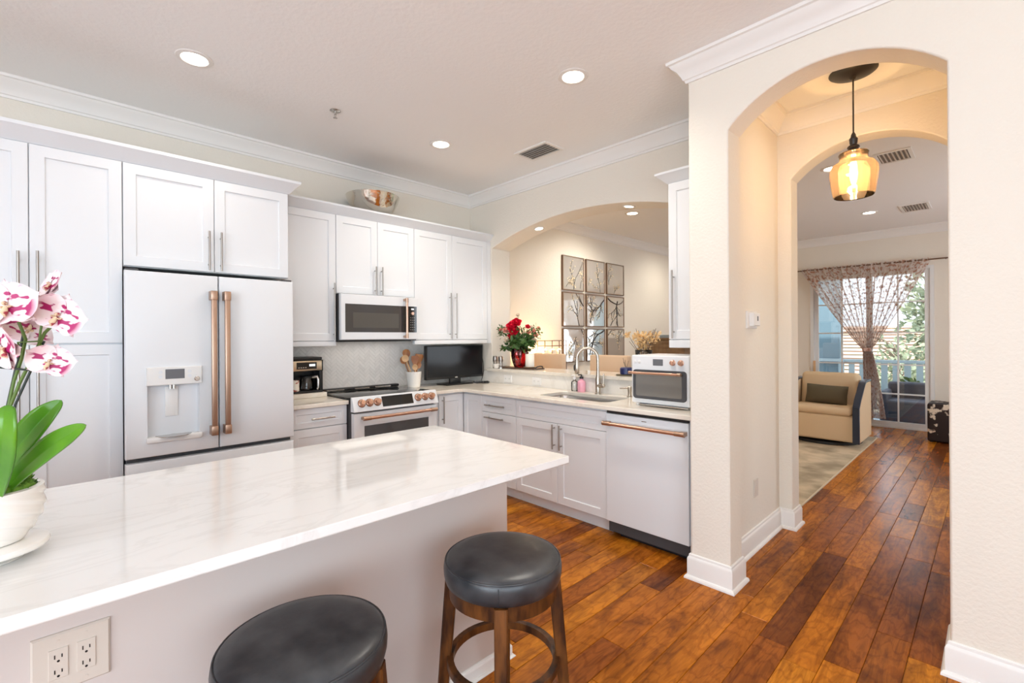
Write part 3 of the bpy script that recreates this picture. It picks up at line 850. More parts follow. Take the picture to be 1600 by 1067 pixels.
mb = MB(); mb.lathe([(.014, -0.001), (.014, 0.006), (.011, 0.009)], (-3.386, 0.613, 1.160), 20, axis='x'); mb.build('dial', M['steel'], dl)
mb = MB(); mb.box(-3.446, -3.436, 0.462, 0.526, 0.940, 1.118, b=0.003); mb.build('paddle', M['white_plastic'], dl)
mb = MB(); mb.cyl((-3.42, 0.485, 1.105), (-3.42, 0.485, 1.132), 0.008, 12); mb.cyl((-3.42, 0.503, 1.105), (-3.42, 0.503, 1.132), 0.008, 12); mb.build('nozzle', M['steel'], dl)
mb = MB(); mb.box(-3.445, -3.380, 0.367, 0.640, 0.798, 0.830, b=0.006); mb.build('drip_tray', M['white_plastic'], dl)
mb = MB(); mb.lathe([(.09, 0), (.09, .003), (.085, .004)], (-3.43, 0.5015, 0.8285), 24, mod=lambda a, h: 1.0 if abs(a - pi) > 1.55 else 0.18); mb.build('drip_grille', M['steel'], dl)
for u in (0.31, 1.15):
    mb = MB(); mb.box(-3.52, -3.42, u - 0.03, u + 0.03, 1.7935, 1.806, b=0.003); mb.build('hinge_cover', M['dark_gap'], t)

# ------------------------------------------------------------------ range
t = thing('range', 'white slide-in electric range with six copper knobs', 'range', (-3.76, 2.02, 0))
RY0, RY1 = 1.637, 2.402
mb = MB(); mb.box(-4.10, -3.475, RY0, RY1, 0.02, 0.918); mb.build('body', M['dark_gap'], t, smooth=0)
mb = MB(); mb.box(-4.10, -3.47, RY0 - 0.004, RY1 + 0.006, 0.9185, 0.931, b=0.003); ct = mb.build('cooktop', M['black_glass'], t)
for (bx, by, br) in ((-3.62, 1.82, .10), (-3.62, 2.22, .085), (-3.93, 1.82, .08), (-3.93, 2.20, .11)):
    mb = MB(); mb.lathe([(br, 0.9312), (br, 0.9316), (br - .004, 0.9316), (br - .004, 0.9312)], (bx, by, 0), 40, cap0=False, cap1=False); mb.build('burner_ring', M['dark_gap'], ct)
mb = MB(); mb.box(-4.10, -4.035, RY0 + 0.02, RY1 - 0.01, 0.9315, 0.955, b=0.010, seg=3); vr = mb.build('vent_rail', M['black'], t)
for u in (RY0 + 0.14, RY0 + 0.38, RY0 + 0.60):
    mb = MB(); mb.box(-4.036, -4.031, u - 0.10 if u != RY0 + 0.38 else u - 0.08, u + 0.06, 0.937, 0.947); mb.build('vent_slot', M['steel'], vr, smooth=0)
mb = MB()
prof = [(-3.475, 0.938), (-3.452, 0.938), (-3.412, 0.832), (-3.412, 0.826), (-3.475, 0.826)]
mb.prism(prof, lambda u, v, d: (u, d, v), RY0 - 0.006, RY1 + 0.010)
cp = mb.build('control_panel', M['appl'], t, smooth=20, mods=[BEV(0.003)])
sl = Vector((0.040, 0, -0.106)).normalized(); nn = Vector((0.106, 0, 0.040)).normalized()
def onpanel(y, s, n): return Vector((-3.452, y, 0.938)) + sl * s + nn * n
def panel_mx(y, s, n):
    Mx = Matrix((Vector((0, 1, 0)), -sl, nn)).transposed().to_4x4(); Mx.translation = onpanel(y, s, n); return Mx
for y in (1.702, 1.768, 1.836, 2.214, 2.284, 2.350):
    c = onpanel(y, 0.052, 0)
    mb = MB(); mb.lathe([(.0275, .004), (.027, .008), (.0235, .010), (.0215, .034), (.019, .037), (.004, .037)], (0, 0, 0), 24); mb.box(-.004, .004, -.02, .02, .037, .041, b=.001)
    mb.xf(panel_mx(y, 0.052, 0.0)); kb = mb.build('knob', M['copper'], t)
    mb = MB(); mb.lathe([(.0325, 0), (.0325, .004), (.0305, .0055)], (0, 0, 0), 28); mb.xf(panel_mx(y, 0.052, 0.0005)); mb.build('bezel', M['bezel'], kb)
mb = MB(); mb.obox(panel_mx(2.02, 0.054, 0.0008), 0.285, 0.084, 0.0024); mb.build('display', M['black_glass'], cp, smooth=0)
T = TA(-3.474)
mb = MB(); mb.rects(T, [(RY0, RY1, 0.22, 0.812, 0), (RY0, RY1, 0.22, 0.812, 0.040), (RY0 + .004, RY1 - .004, 0.224, 0.808, 0.045)]); od = mb.build('oven_door', M['appl'], t, smooth=25)
mb = MB(); mb.rects(T, [(RY0 + .085, RY1 - .085, 0.40, 0.712, 0.0445), (RY0 + .085, RY1 - .085, 0.40, 0.712, 0.0465), (RY0 + .087, RY1 - .087, 0.402, 0.71, 0.0475)]); mb.build('window', M['grey_glass'], od, smooth=20)
pro_handle('handle', (-3.382, 1.695, 0.777), (-3.382, 2.372, 0.777), (-0.046, 0, 0), od)
mb = MB(); mb.rects(T, [(RY0, RY1, 0.06, 0.212, 0), (RY0, RY1, 0.06, 0.212, 0.040), (RY0 + .004, RY1 - .004, 0.064, 0.208, 0.045)]); mb.build('storage_drawer', M['appl'], t, smooth=25)

# ------------------------------------------------------------------ microwave
t = thing('microwave', 'white over-the-range microwave with a copper handle', 'microwave', (-3.93, 2.03, 1.38))
MY0, MY1 = 1.667, 2.412
mb = MB(); mb.box(-4.14, -3.765, MY0, MY1, 1.376, 1.770); mb.build('body', M['black'], t, smooth=0)
T = TA(-3.764)
mb = MB(); mb.rects(T, [(MY0 + .004, MY1, 1.385, 1.768, 0), (MY0 + .004, MY1, 1.385, 1.768, 0.034), (MY0 + .008, MY1 - .004, 1.389, 1.764, 0.040)]); md = mb.build('door', M['appl'], t, smooth=25)
mb = MB(); mb.rects(T, [(1.707, 2.392, 1.449, 1.686, 0.0395), (1.707, 2.392, 1.449, 1.686, 0.0412)]); mb.build('window', M['grey_glass'], md, smooth=0)
mb = MB(); mb.rects(T, [(1.775, 2.205, 1.487, 1.615, 0.0414), (1.775, 2.205, 1.487, 1.615, 0.0418)]); mb.build('screen', pm('perforated_screen', (0.085, 0.078, 0.068), 0.2), md, smooth=0)
mb = MB(); mb.rects(T, [(2.245, 2.392, 1.4488, 1.6862, 0.0413), (2.245, 2.392, 1.4488, 1.6862, 0.0420)]); kp = mb.build('control_panel', M['black_glass'], md, smooth=0)
mb = MB(); mb.rects(T, [(2.335, 2.362, 1.655, 1.668, 0.0421), (2.335, 2.362, 1.655, 1.668, 0.0424)]); mb.build('clock_display', M['lcd_lit'], md, smooth=0)
mb = MB(); mb.lathe([(.016, 0), (.016, .010), (.013, .013)], (-3.722, 2.345, 1.622), 22, axis='x'); mb.build('dial', M['copper'], md)
for i in range(6):
    for j in range(3):
        mb = MB(); mb.box(-3.7222, -3.7216, 2.328 + j * .019 - .004, 2.328 + j * .019 + .004, 1.583 - i * .022 - .003, 1.583 - i * .022 + .003)
        mb.build('button', pm('button_print', (0.35, 0.34, 0.33), 0.5) if i + j == 0 else bpy.data.materials['button_print'], md, smooth=0)
pro_handle('handle', (-3.676, 2.262, 1.40), (-3.676, 2.262, 1.752), (-0.048, 0, 0), md, r=0.011, end=0.035)
mb = MB(); mb.box(-4.10, -3.80, 1.70, 2.38, 1.368, 1.3755); mb.build('bottom_vent', M['black'], t, smooth=0)
lamp('backsplash_fill', 'AREA', (0, 0, -0.014), 0.36, (1.0, 0.92, 0.82), parent=t, shape='RECTANGLE', size=0.26, size_y=0.64)  # unseen fill lamp added under the microwave to brighten the backsplash

# ------------------------------------------------------------------ countertops, splash, sink
def counter(name, loops, z0, z1, mat, label, cat='countertop', bev=0.004):
    mb = MB(); mb.plate(loops, z0, z1)
    return tag(mb.build(name, M[mat], smooth=30, mods=[BEV(bev, 3, 50)]), label, cat)
counter('countertop', [[(-4.148, 1.191), (-3.50, 1.191), (-3.50, 1.630), (-4.148, 1.630)]], 0.885, 0.915, 'counter_stone', 'short cream countertop between refrigerator and range')
def rrect(x0, x1, y0, y1, r, n=6):
    p = []
    for cx, cy, a in ((x1 - r, y1 - r, 0), (x0 + r, y1 - r, 90), (x0 + r, y0 + r, 180), (x1 - r, y0 + r, 270)):
        for i in range(n + 1):
            q = radians(a + 90 * i / n); p.append((cx + r * cos(q), cy + r * sin(q)))
    return p
SX0, SX1, SY0, SY1 = -2.665, -1.985, 2.885, 3.235
hole = rrect(SX0, SX1, SY0, SY1, 0.06)
counter('countertop', [[(-4.148, 2.412), (-3.50, 2.412), (-3.50, 2.70), (-3.485, 2.735), (-3.45, 2.75), (XD0 - .001, 2.75), (XD0 - .001, 3.357), (-4.148, 3.357)], hole], 0.885, 0.915, 'counter_stone', 'L-shaped cream countertop holding the sink under the pass-through')
mb = MB(); mb.box(-4.148, XD0 - 0.001, 3.3585, YB - 0.0005, 0.886, 1.037)
tag(mb.build('backsplash_slab', M['slab_stone'], smooth=0), 'white stone splash slab behind the sink, below the ledge', 'backsplash')
counter('bar_ledge', [[(PL - 0.04, 3.335), (PR_ + 0.26, 3.335), (PR_ + 0.26, YB - 0.0), (PR_ - 0.001, YB), (PR_ - .001, 3.74), (PL + .001, 3.74), (PL + .001, YB), (PL - 0.04, YB)]], 1.0385, 1.068, 'counter_stone', 'raised cream stone ledge of the pass-through behind the sink', 'ledge')
# herringbone tiles on the range wall
mb = MB()
L_, w_, g_ = 0.076, 0.0254, 0.0016
rq = random.Random(3)
y0, y1, z0, z1 = 1.192, 3.3575, 0.916, 1.372
c45 = sqrt(0.5)
mm = MB()
def tile(px, py, sx, sy):
    """tile corner and size in the turned lattice, clipped to the panel"""
    pts = [(px + g_ / 2, py + g_ / 2), (px + sx - g_ / 2, py + g_ / 2), (px + sx - g_ / 2, py + sy - g_ / 2), (px + g_ / 2, py + sy - g_ / 2)]
    q = [((a - b_) * c45 + 2.2, (a + b_) * c45 + 1.1) for a, b_ in pts]
    def clip(poly, ax, lim, sgn):
        out = []
        for i in range(len(poly)):
            A, B = poly[i], poly[(i + 1) % len(poly)]
            ia, ib = (A[ax] - lim) * sgn >= 0, (B[ax] - lim) * sgn >= 0
            if ia: out.append(A)
            if ia != ib:
                tt = (lim - A[ax]) / (B[ax] - A[ax]); out.append((A[0] + (B[0] - A[0]) * tt, A[1] + (B[1] - A[1]) * tt))
        return out
    for ax, lim, sg in ((0, y0, 1), (0, y1, -1), (1, z0, 1), (1, z1, -1)):
        q = clip(q, ax, lim, sg)
        if len(q) < 3: return
    ar = abs(sum(q[i][0] * q[(i + 1) % len(q)][1] - q[(i + 1) % len(q)][0] * q[i][1] for i in range(len(q)))) / 2
    if ar < 2e-5: return
    mm.prism(q, lambda u, v, d: (d, u, v), XA + 0.004, XA + 0.0085)
for k in range(-70, 71):
    for m_ in range(-20, 21):
        # herringbone lattice: horizontal tile at (k, k), vertical beside it, repeating every 2L along the row
        ox = k * w_ + m_ * 2 * L_
        oy = k * w_
        tile(ox, oy, L_, w_)
        tile(ox + L_, oy - L_ + w_, w_, L_)
t = thing('tile_backsplash', 'grey marble herringbone tile backsplash behind the range', 'backsplash', (XA, 2.2, 0.916))
mb.box(XA + 0.0005, XA + 0.006, y0, y1, z0, z1); mb.build('grout_bed', M['grout'], t, smooth=0)
mm.build('tiles', M['tile'], t, smooth=0)

# undermount sink
t = thing('sink', 'stainless undermount sink set in the cream countertop', 'sink', ((SX0 + SX1) / 2, (SY0 + SY1) / 2, 0.68))
mb = MB()
rows = []
for ins, z, r in ((-0.012, 0.8845, 0.07), (0.0, 0.8845, 0.06), (0.004, 0.872, 0.06), (0.008, 0.72, 0.06), (0.028, 0.698, 0.05), (0.10, 0.694, 0.04), (0.14, 0.692, 0.02)):
    rows.append([(a, b_, z) for a, b_ in rrect(SX0 + ins, SX1 - ins, SY0 + ins, SY1 - ins, r)])
V = mb.grid(rows, closed_v=True); mb.bm.faces.new(V[-1])
mb.build('basin', M['steel'], t, smooth=50, recalc=True, mods=[('SOLIDIFY', dict(thickness=0.0015, offset=-1))])
mb = MB(); mb.lathe([(.044, .693), (.044, .697), (.030, .697), (.028, .694)], ((SX0 + SX1) / 2, 3.10, 0), 24); mb.build('drain', M['nickel'], t)
# faucet
t = thing('faucet', 'tall arched brushed nickel pull-down faucet behind the sink', 'faucet', (-2.335, 3.285, 0.915))
mb = MB(); mb.lathe([(.027, .9155), (.027, .922), (.023, .926), (.022, 1.04), (.0155, 1.07), (.0145, 1.10)], (-2.335, 3.285, 0), 24); mb.build('base', M['faucet_metal'], t)
arcp = [(-2.335, 3.285, 1.095), (-2.335, 3.285, 1.20)]
d2 = Vector((-0.78, -0.62, 0)).normalized()
R_ = 0.088
for i in range(1, 13):
    a = pi * i / 12
    arcp.append(Vector((-2.335, 3.285, 1.215)) + d2 * (R_ - R_ * cos(a)) + Vector((0, 0, R_ * sin(a))))
arcp.append(Vector(arcp[-1]) - Vector((0, 0, 0.02)))
mb = MB(); mb.tube(arcp, 0.0125, 14); mb.build('spout', M['faucet_metal'], t)
e_ = Vector(arcp[-1])
mb = MB(); mb.lathe([(.0135, .02), (.016, 0), (.0205, -.05), (.0205, -.105), (.017, -.112)], e_, 20); sp = mb.build('spray_head', M['faucet_metal'], t)
mb = MB(); mb.ball(e_ + Vector((-.016, -.012, -.06)), (.008, .008, .028), 12, 8); mb.build('spray_button', M['black'], sp)
mb = MB(); mb.tube([(-2.335, 3.285, .985), (-2.268, 3.262, .990)], [.019, .017], 16); mb.tube([(-2.263, 3.26, .985), (-2.258, 3.258, 1.09)], [.0085, .0065], 10); mb.ball((-2.265, 3.261, .990), .017, 14, 10); mb.build('lever', M['faucet_metal'], t)
# deck soap pump
t = thing('soap_dispenser', 'small brushed nickel soap pump set in the counter by the toaster oven', 'soap dispenser', (-2.03, 3.285, 0.915))
mb = MB(); mb.lathe([(.022, .9155), (.022, .921), (.015, .925), (.014, .955), (.016, .965), (.016, .995), (.010, 1.0)], (-2.03, 3.285, 0), 20); mb.build('base', M['faucet_metal'], t)
mb = MB(); mb.tube([(-2.03, 3.285, .985), (-2.10, 3.25, .982)], .0055, 10); mb.build('nozzle', M['faucet_metal'], t)

# outlets on the splash
for ux in (-3.513, -3.108):
    t = thing('outlet', 'white wall outlet on the stone splash, nearer the corner television' if ux < -3.3 else 'white wall outlet on the stone splash, nearer the sink', 'outlet', (ux, 3.3585, 0.967), 'outlets on the stone splash')
    T = TB(3.3583)
    w2 = 0.058 if ux < -3.3 else 0.045
    mb = MB(); mb.rects(T, [(ux - .058, ux + .058, 0.930, 1.006, 0), (ux - .058, ux + .058, 0.930, 1.006, .004), (ux - .055, ux + .055, 0.933, 1.003, .006)]); mb.build('cover_plate', M['white_plastic'], t, smooth=20)
    for k in (-.028, .028):
        mb = MB(); mb.rects(T, [(ux + k - .017, ux + k + .017, 0.951, 0.985, .0058), (ux + k - .017, ux + k + .017, 0.951, 0.985, .0072)]); sk = mb.build('socket', M['white_plastic'], t, smooth=0)
        mb = MB()
        for q in (-.006, .006): mb.rects(T, [(ux + k + q - .001, ux + k + q + .001, 0.964, 0.974, .0072), (ux + k + q - .001, ux + k + q + .001, 0.964, 0.974, .0075)])
        mb.build('slots', M['dark_gap'], sk, smooth=0)

# ------------------------------------------------------------------ island
counter('island_countertop', [[(-2.16, -1.6), (-1.206, -1.6), (-1.206, 1.492), (-1.212, 1.500), (-2.152, 1.500), (-2.16, 1.492)]], 0.885, 0.915, 'island_stone', 'large white veined countertop of the kitchen island')
t = thing('kitchen_island', 'pale greige island base under the white veined countertop', 'kitchen island', (-1.8, 0, 0))
mb = MB(); mb.box(-2.10, -1.49, -1.55, 1.415, 0.0, 0.884, b=0.004); mb.build('body', M['island_paint'], t)
mb = MB(); mb.sweep([(-1.49, -1.55), (-1.49, 1.415), (-2.10, 1.415)], [(d * 0.8, z * 0.40 + 0.0008) for d, z in BB]); mb.build('baseboard', M['trim'], t, smooth=25)
t = thing('outlet', 'almond double outlet plate with four sockets on the island side', 'outlet', (-1.49, 0.023, 0.66))
T = TA(-1.4895)
mb = MB(); mb.rects(T, [(-.045, .090, .600, .733, 0), (-.045, .090, .600, .733, .003), (-.041, .086, .604, .729, .007)]); mb.build('cover_plate', M['plate'], t, smooth=20)
for uc in (0.000, 0.047):
    mb = MB(); mb.rects(T, [(uc - .0165, uc + .0165, .632, .700, .0068), (uc - .0165, uc + .0165, .632, .700, .0088), (uc - .0155, uc + .0155, .633, .699, .0094)]); sk = mb.build('receptacle', M['plate'], t, smooth=20)
    for zc in (.683, .649):
        mb = MB()
        for q, hh in ((-.006, .0045), (.006, .0038)): mb.rects(T, [(uc + q - .0011, uc + q + .0011, zc - hh, zc + hh, .0093), (uc + q - .0011, uc + q + .0011, zc - hh, zc + hh, .0097)])
        mb.lathe([(.0026, .0093), (.0026, .0097)], (-1.4895, uc, zc - .0105), 12, axis='x')
        mb.build('slots', M['black'], sk, smooth=0)
for uc, zc in ((0.0, .717), (.047, .717), (0, .615), (.047, .615)):
    mb = MB(); mb.lathe([(.0028, .0068), (.0028, .0078)], (-1.4895, uc, zc), 12, axis='x'); mb.build('screw', M['plate'], t)

# ------------------------------------------------------------------ bar stools
def stool():
    t = thing('bar_stool', 'round black leather bar stool nearest the island end', 'stool', (0, 0, 0), 'black leather bar stools')
    mb = MB()
    mb.lathe([(.05, .598), (.182, .598), (.190, .604), (.1955, .625), (.1965, .645), (.1945, .660), (.190, .668), (.178, .6755), (.150, .680), (.09, .6835), (.001, .685)], (0, 0, 0), 64)
    st = mb.build('seat', M['leather'], t, smooth=60)
    mb = MB()
    ring = [(.1905 * cos(2 * pi * k / 64), .1905 * sin(2 * pi * k / 64), .6685) for k in range(64)]
    rows = []
    for k in range(64):
        a = 2 * pi * k / 64
        rows.append([Vector((cos(a) * (.1905 + .0028 * cos(2 * pi * j / 6)), sin(a) * (.1905 + .0028 * cos(2 * pi * j / 6)), .6675 + .0028 * sin(2 * pi * j / 6))) for j in range(6)])
    mb.grid(rows, closed_u=True, closed_v=True); mb.build('welt', M['leather'], st)
    mb = MB(); mb.tube([(.1963 * cos(-.82), .1963 * sin(-.82), .66), (.1975 * cos(-.82), .1975 * sin(-.82), .645), (.1965 * cos(-.82), .1965 * sin(-.82), .625), (.19 * cos(-.82), .19 * sin(-.82), .605)], .0014, 6); mb.build('seam', M['leather'], st)
    mb = MB(); mb.lathe([(.14, .548), (.172, .548), (.178, .552), (.180, .597), (.14, .5975)], (0, 0, 0), 56); mb.build('apron', M['stool_wood'], t)
    for a in (-45, 45, 135, 225):
        a = radians(a)
        e, s_ = Vector((cos(a), sin(a), 0)), Vector((-sin(a), cos(a), 0))
        mb = MB()
        rows = []
        for z, rc, w in ((0.0005, .222, .015), (.10, .213, .0165), (.35, .192, .019), (.56, .174, .0205), (.5965, .171, .0205)):
            c = e * rc + Vector((0, 0, z))
            ch = 0.004
            rows.append([c + e * a_ + s_ * b_ for a_, b_ in ((w, -w + ch), (w, w - ch), (w - ch, w), (-w + ch, w), (-w, w - ch), (-w, -w + ch), (-w + ch, -w), (w - ch, -w))])
        V = mb.grid(rows, closed_v=True); mb.bm.faces.new(V[0]); mb.bm.faces.new(V[-1])
        mb.build('leg', M['stool_wood'], t, smooth=30)
    mb = MB()
    rows = []
    for k in range(48):
        a = 2 * pi * k / 48
        rows.append([Vector((cos(a) * r, sin(a) * r, z)) for r, z in ((.166, .320), (.186, .320), (.188, .324), (.188, .342), (.186, .346), (.166, .346))])
    mb.grid(rows, closed_u=True, closed_v=True); mb.build('foot_ring', M['stool_wood'], t, smooth=40)
    return t
s1 = stool(); s1.location = (-1.148, 1.068, 0)
s2 = copy_tree(s1, 'round black leather bar stool nearest the camera, cut by the frame below the outlet', (-1.175, 0.430, 0))
s2.rotation_euler = (0, 0, radians(4))

# ------------------------------------------------------------------ ceiling fittings
def downlight(label, x, y, z, r=0.078, tilt=None, power=27, group='recessed ceiling lights', cone=150, aim=0):
    t = thing('recessed_light', label, 'ceiling light', (x, y, z), group)
    mb = MB(); mb.lathe([(r * 0.80, -0.002), (r * 0.86, -0.007), (r * 1.14, -0.004), (r * 1.18, -0.0006), (r * 0.80, -0.0006)], (0, 0, 0), 40, cap0=False, cap1=False)
    tr = mb.build('trim_ring', M['trim'], t, local=True)
    mb = MB(); mb.lathe([(0.002, -0.0035), (r * 0.80, -0.0030), (r * 0.84, -0.0010)], (0, 0, 0), 40, cap1=False)
    mb.build('lens', M['lens'], t, local=True)
    if power:
        lamp('downlight_lamp', 'SPOT', (0, 0, -0.02), power, (1.0, 0.92, 0.81), parent=t, rot=(0, radians(aim), 0), spot_size=radians(cone), spot_blend=0.9, shadow_soft_size=0.06)
    if tilt: t.rotation_euler = tilt
    return t
ZL = ZC - 0.0008
kg = 'recessed kitchen ceiling lights'
downlight('recessed light in the kitchen ceiling above the refrigerator', -3.128, 0.564, ZL, power=11, group=kg)
downlight('recessed light in the kitchen ceiling nearest the column', -1.770, 2.253, ZL, power=38, group=kg)
downlight('recessed light in the kitchen ceiling above the range, nearest the corner', -3.138, 2.258, ZL, power=30, group=kg)
def soffit(x):
    half, rise = (PR_ - PL) / 2, 0.19
    R = (half * half + rise * rise) / (2 * rise)
    dx = x - (PL + PR_) / 2
    return 2.36 + rise - R + sqrt(R * R - dx * dx), math.asin(dx / R)
for x, lab in ((-3.214, 'small recessed light at the left in the underside of the sink arch'), (-2.17, 'small recessed light at the right in the underside of the sink arch')):
    z, a = soffit(x)
    downlight(lab, x, 3.52, z - 0.0012, r=0.046, tilt=(0, a, 0), power=12, group='arch underside lights')
downlight('recessed light in the dining room ceiling, seen through the sink arch', -3.221, 5.302, ZL, power=68, cone=140, aim=18, group='living and dining ceiling lights')
downlight('recessed light in the living room ceiling, nearer the hall and beside the pendant', -1.058, 5.274, ZL, power=5, group='living and dining ceiling lights')
downlight('recessed light in the living room ceiling, farther back below the pendant', -1.110, 7.529, ZL, power=5, group='living and dining ceiling lights')

downlight('added recessed fill light in the dining room ceiling over the brown cabinet, hidden behind the column', -3.221, 7.529, ZL, power=38, cone=140, aim=18, group='living and dining ceiling lights')  # out-of-view fixture added to brighten the dining wall

def vent(label, x, y, sx, sy, slats, along, mat, group=None):
    t = thing('ceiling_vent', label, 'air vent', (x, y, ZC), group)
    z = -0.0006
    mb = MB(); mb.box(-sx / 2 + .02, sx / 2 - .02, -sy / 2 + .02, sy / 2 - .02, z - .002, z); mb.build('duct', M['vent_dark'], t, local=True, smooth=0)
    mb = MB()
    f = 0.026
    T = lambda u, v, n: (u, v, z - n)
    for q in ((-sx / 2, sx / 2, -sy / 2, -sy / 2 + f), (-sx / 2, sx / 2, sy / 2 - f, sy / 2), (-sx / 2, -sx / 2 + f, -sy / 2 + f, sy / 2 - f), (sx / 2 - f, sx / 2, -sy / 2 + f, sy / 2 - f)):
        mb.box(q[0], q[1], q[2], q[3], z - 0.010, z)
    mb.build('frame', M[mat], t, local=True, smooth=0)
    L_ = (sy if along == 'x' else sx) - 2 * f
    for i in range(slats):
        p = -L_ / 2 + L_ * (i + 0.5) / slats
        mb = MB()
        Mx = (Matrix.Translation((0, p, z - 0.008)) @ Matrix.Rotation(radians(35), 4, 'X')) if along == 'x' else (Matrix.Translation((p, 0, z - 0.008)) @ Matrix.Rotation(radians(35), 4, 'Y'))
        if along == 'x': mb.obox(Mx, sx - 2 * f, L_ / slats * 0.62, 0.0015)
        else: mb.obox(Mx, L_ / slats * 0.62, sy - 2 * f, 0.0015)
        mb.build('slat', M[mat], t, local=True, smooth=0)
vent('white air vent in the kitchen ceiling near the sink wall', -2.685, 2.945, 0.36, 0.24, 6, 'x', 'trim')
vent('white air vent in the living room ceiling, nearer the hall', -0.605, 5.31, 0.26, 0.34, 7, 'y', 'trim', 'living room ceiling vents')
vent('white air vent in the living room ceiling, farther toward the curtain', -0.665, 7.63, 0.28, 0.44, 8, 'y', 'trim', 'living room ceiling vents')
t = thing('fire_sprinkler', 'small chrome fire sprinkler in the kitchen ceiling', 'sprinkler', (-3.18, 1.395, ZC))
mb = MB(); mb.lathe([(.036, -.0006), (.036, -.003), (.028, -.008), (.012, -.010)], (0, 0, 0), 24); mb.build('escutcheon', M['steel'], t, local=True)
mb = MB(); mb.cyl((0, 0, -.009), (0, 0, -.028), .008, 12)
for s_ in (-1, 1): mb.tube([(s_ * .008, 0, -.022), (s_ * .013, 0, -.035), (s_ * .003, 0, -.050)], .002, 6)
mb.build('nozzle', M['steel'], t, local=True)
mb = MB(); mb.lathe([(.014, -.050), (.014, -.052), (.002, -.053)], (0, 0, 0), 16); mb.build('deflector', M['steel'], t, local=True)

# pendant in the hall
PX, PY = -0.579, 3.43
t = thing('pendant_light', 'pendant lamp with an amber glass shade hanging in the hall', 'pendant light', (PX, PY, ZC))
mb = MB(); mb.lathe([(.122, -.0008), (.122, -.004), (.112, -.012), (.085, -.024), (.05, -.033), (.02, -.037), (.013, -.048), (.006, -.050)], (0, 0, 0), 40); mb.build('canopy', M['iron'], t, local=True)
mb = MB(); mb.tube([(0, 0, -.045), (0, 0, -.382)], .0042, 8); mb.build('cord', M['black'], t, local=True)
mb = MB(); mb.lathe([(.006, -.367), (.012, -.380), (.014, -.393), (.022, -.405), (.020, -.429), (.017, -.439), (.030, -.449), (.032, -.457), (.024, -.465), (.034, -.473), (.037, -.483), (.032, -.499)], (0, 0, 0), 28); mb.build('socket', M['iron'], t, local=True)
pr_ = [(.034, -.485), (.072, -.489), (.076, -.495), (.072, -.507), (.071, -.529), (.082, -.542), (.108, -.557), (.121, -.582), (.122, -.617), (.116, -.667), (.108, -.717), (.102, -.743), (.099, -.749)]
mb = MB(); mb.lathe(pr_, (0, 0, 0), 48, cap0=False, cap1=False, mod=lambda a, h: 1 + .006 * sin(12 * a)); mb.build('glass_shade', M['amber'], t, local=True, smooth=60, mods=[('SOLIDIFY', dict(thickness=0.003, offset=-1))])
mb = MB(); mb.lathe([(.002, -.682), (.012, -.672), (.019, -.642), (.021, -.612), (.018, -.567), (.013, -.527), (.012, -.499)], (0, 0, 0), 20); mb.build('bulb', M['bulb'], t, local=True)
lamp('pendant_lamp', 'POINT', (0, 0, -.617), 23, (1.0, 0.80, 0.56), parent=t, shadow_soft_size=0.03)

# hall wall fittings
t = thing('thermostat', 'small white thermostat on the left hall wall', 'thermostat', (XD1, 3.25, 1.50))
T = TA(XD1 + 0.0004)
mb = MB(); mb.rects(T, [(3.15, 3.33, 1.447, 1.558, 0), (3.15, 3.33, 1.447, 1.558, .006), (3.155, 3.325, 1.452, 1.553, .010)]); mb.build('back_plate', M['white_plastic'], t, smooth=20)
mb = MB(); mb.rects(T, [(3.19, 3.30, 1.462, 1.545, .0095), (3.19, 3.30, 1.462, 1.545, .034), (3.195, 3.295, 1.467, 1.540, .038)]); mb.build('housing', M['white_plastic'], t, smooth=20)
mb = MB(); mb.rects(T, [(3.245, 3.265, 1.495, 1.525, .0378), (3.245, 3.265, 1.495, 1.525, .0388)]); mb.build('display', M['screen_dim'], t, smooth=0)
t = thing('outlet', 'cream wall outlet low on the left hall wall', 'outlet', (XD1, 3.305, 0.395))
mb = MB(); mb.rects(T, [(3.27, 3.342, .337, .453, 0), (3.27, 3.342, .337, .453, .004), (3.273, 3.339, .340, .450, .0065)]); mb.build('cover_plate', M['plate'], t, smooth=20)
for zc in (.418, .372):
    mb = MB(); mb.lathe([(.015, .0062), (.015, .0076), (.013, .008)], (XD1 + .0004, 3.306, zc), 20, axis='x'); mb.build('socket', M['plate'], t)

# ------------------------------------------------------------------ things on the counters
# coffee maker on its board
mb = MB(); mb.box(-4.12, -3.865, 1.215, 1.612, 0.9155, 0.953, b=0.004)
tag(mb.build('serving_board', M['counter_stone']), 'thick cream stone board under the coffee maker', 'board')
t = thing('coffee_maker', 'black and champagne coffee maker beside the refrigerator', 'coffee maker', (-4.0, 1.42, 0.953))
mb = MB(); mb.box(-4.11, -4.03, 1.24, 1.592, 0.954, 1.235, b=0.006); mb.box(-4.032, -3.895, 1.24, 1.592, 0.954, 0.972, b=0.005); mb.box(-4.035, -3.892, 1.24, 1.592, 1.130, 1.222, b=0.005); mb.box(-4.10, -3.90, 1.565, 1.592, 0.96, 1.21, b=0.004)
mb.build('body', M['black'], t)
mb = MB(); mb.box(-4.10, -3.90, 1.245, 1.587, 1.2225, 1.245, b=0.006); mb.build('lid', M['black'], t)
mb = MB(); mb.box(-3.892, -3.886, 1.245, 1.578, 1.136, 1.216, b=0.002); mb.build('front_panel', M['champagne'], t)
mb = MB(); mb.box(-3.8862, -3.884, 1.375, 1.535, 1.150, 1.205); dsp = mb.build('display', M['black_glass'], t, smooth=0)
mb = MB(); mb.box(-3.8842, -3.8835, 1.475, 1.522, 1.172, 1.190); mb.build('clock', M['lcd_lit'], t, smooth=0)
for k in range(4):
    mb = MB(); mb.box(-3.8842, -3.8825, 1.388 + k * .018, 1.398 + k * .018, 1.160, 1.166); mb.build('button', M['steel'], t, smooth=0)
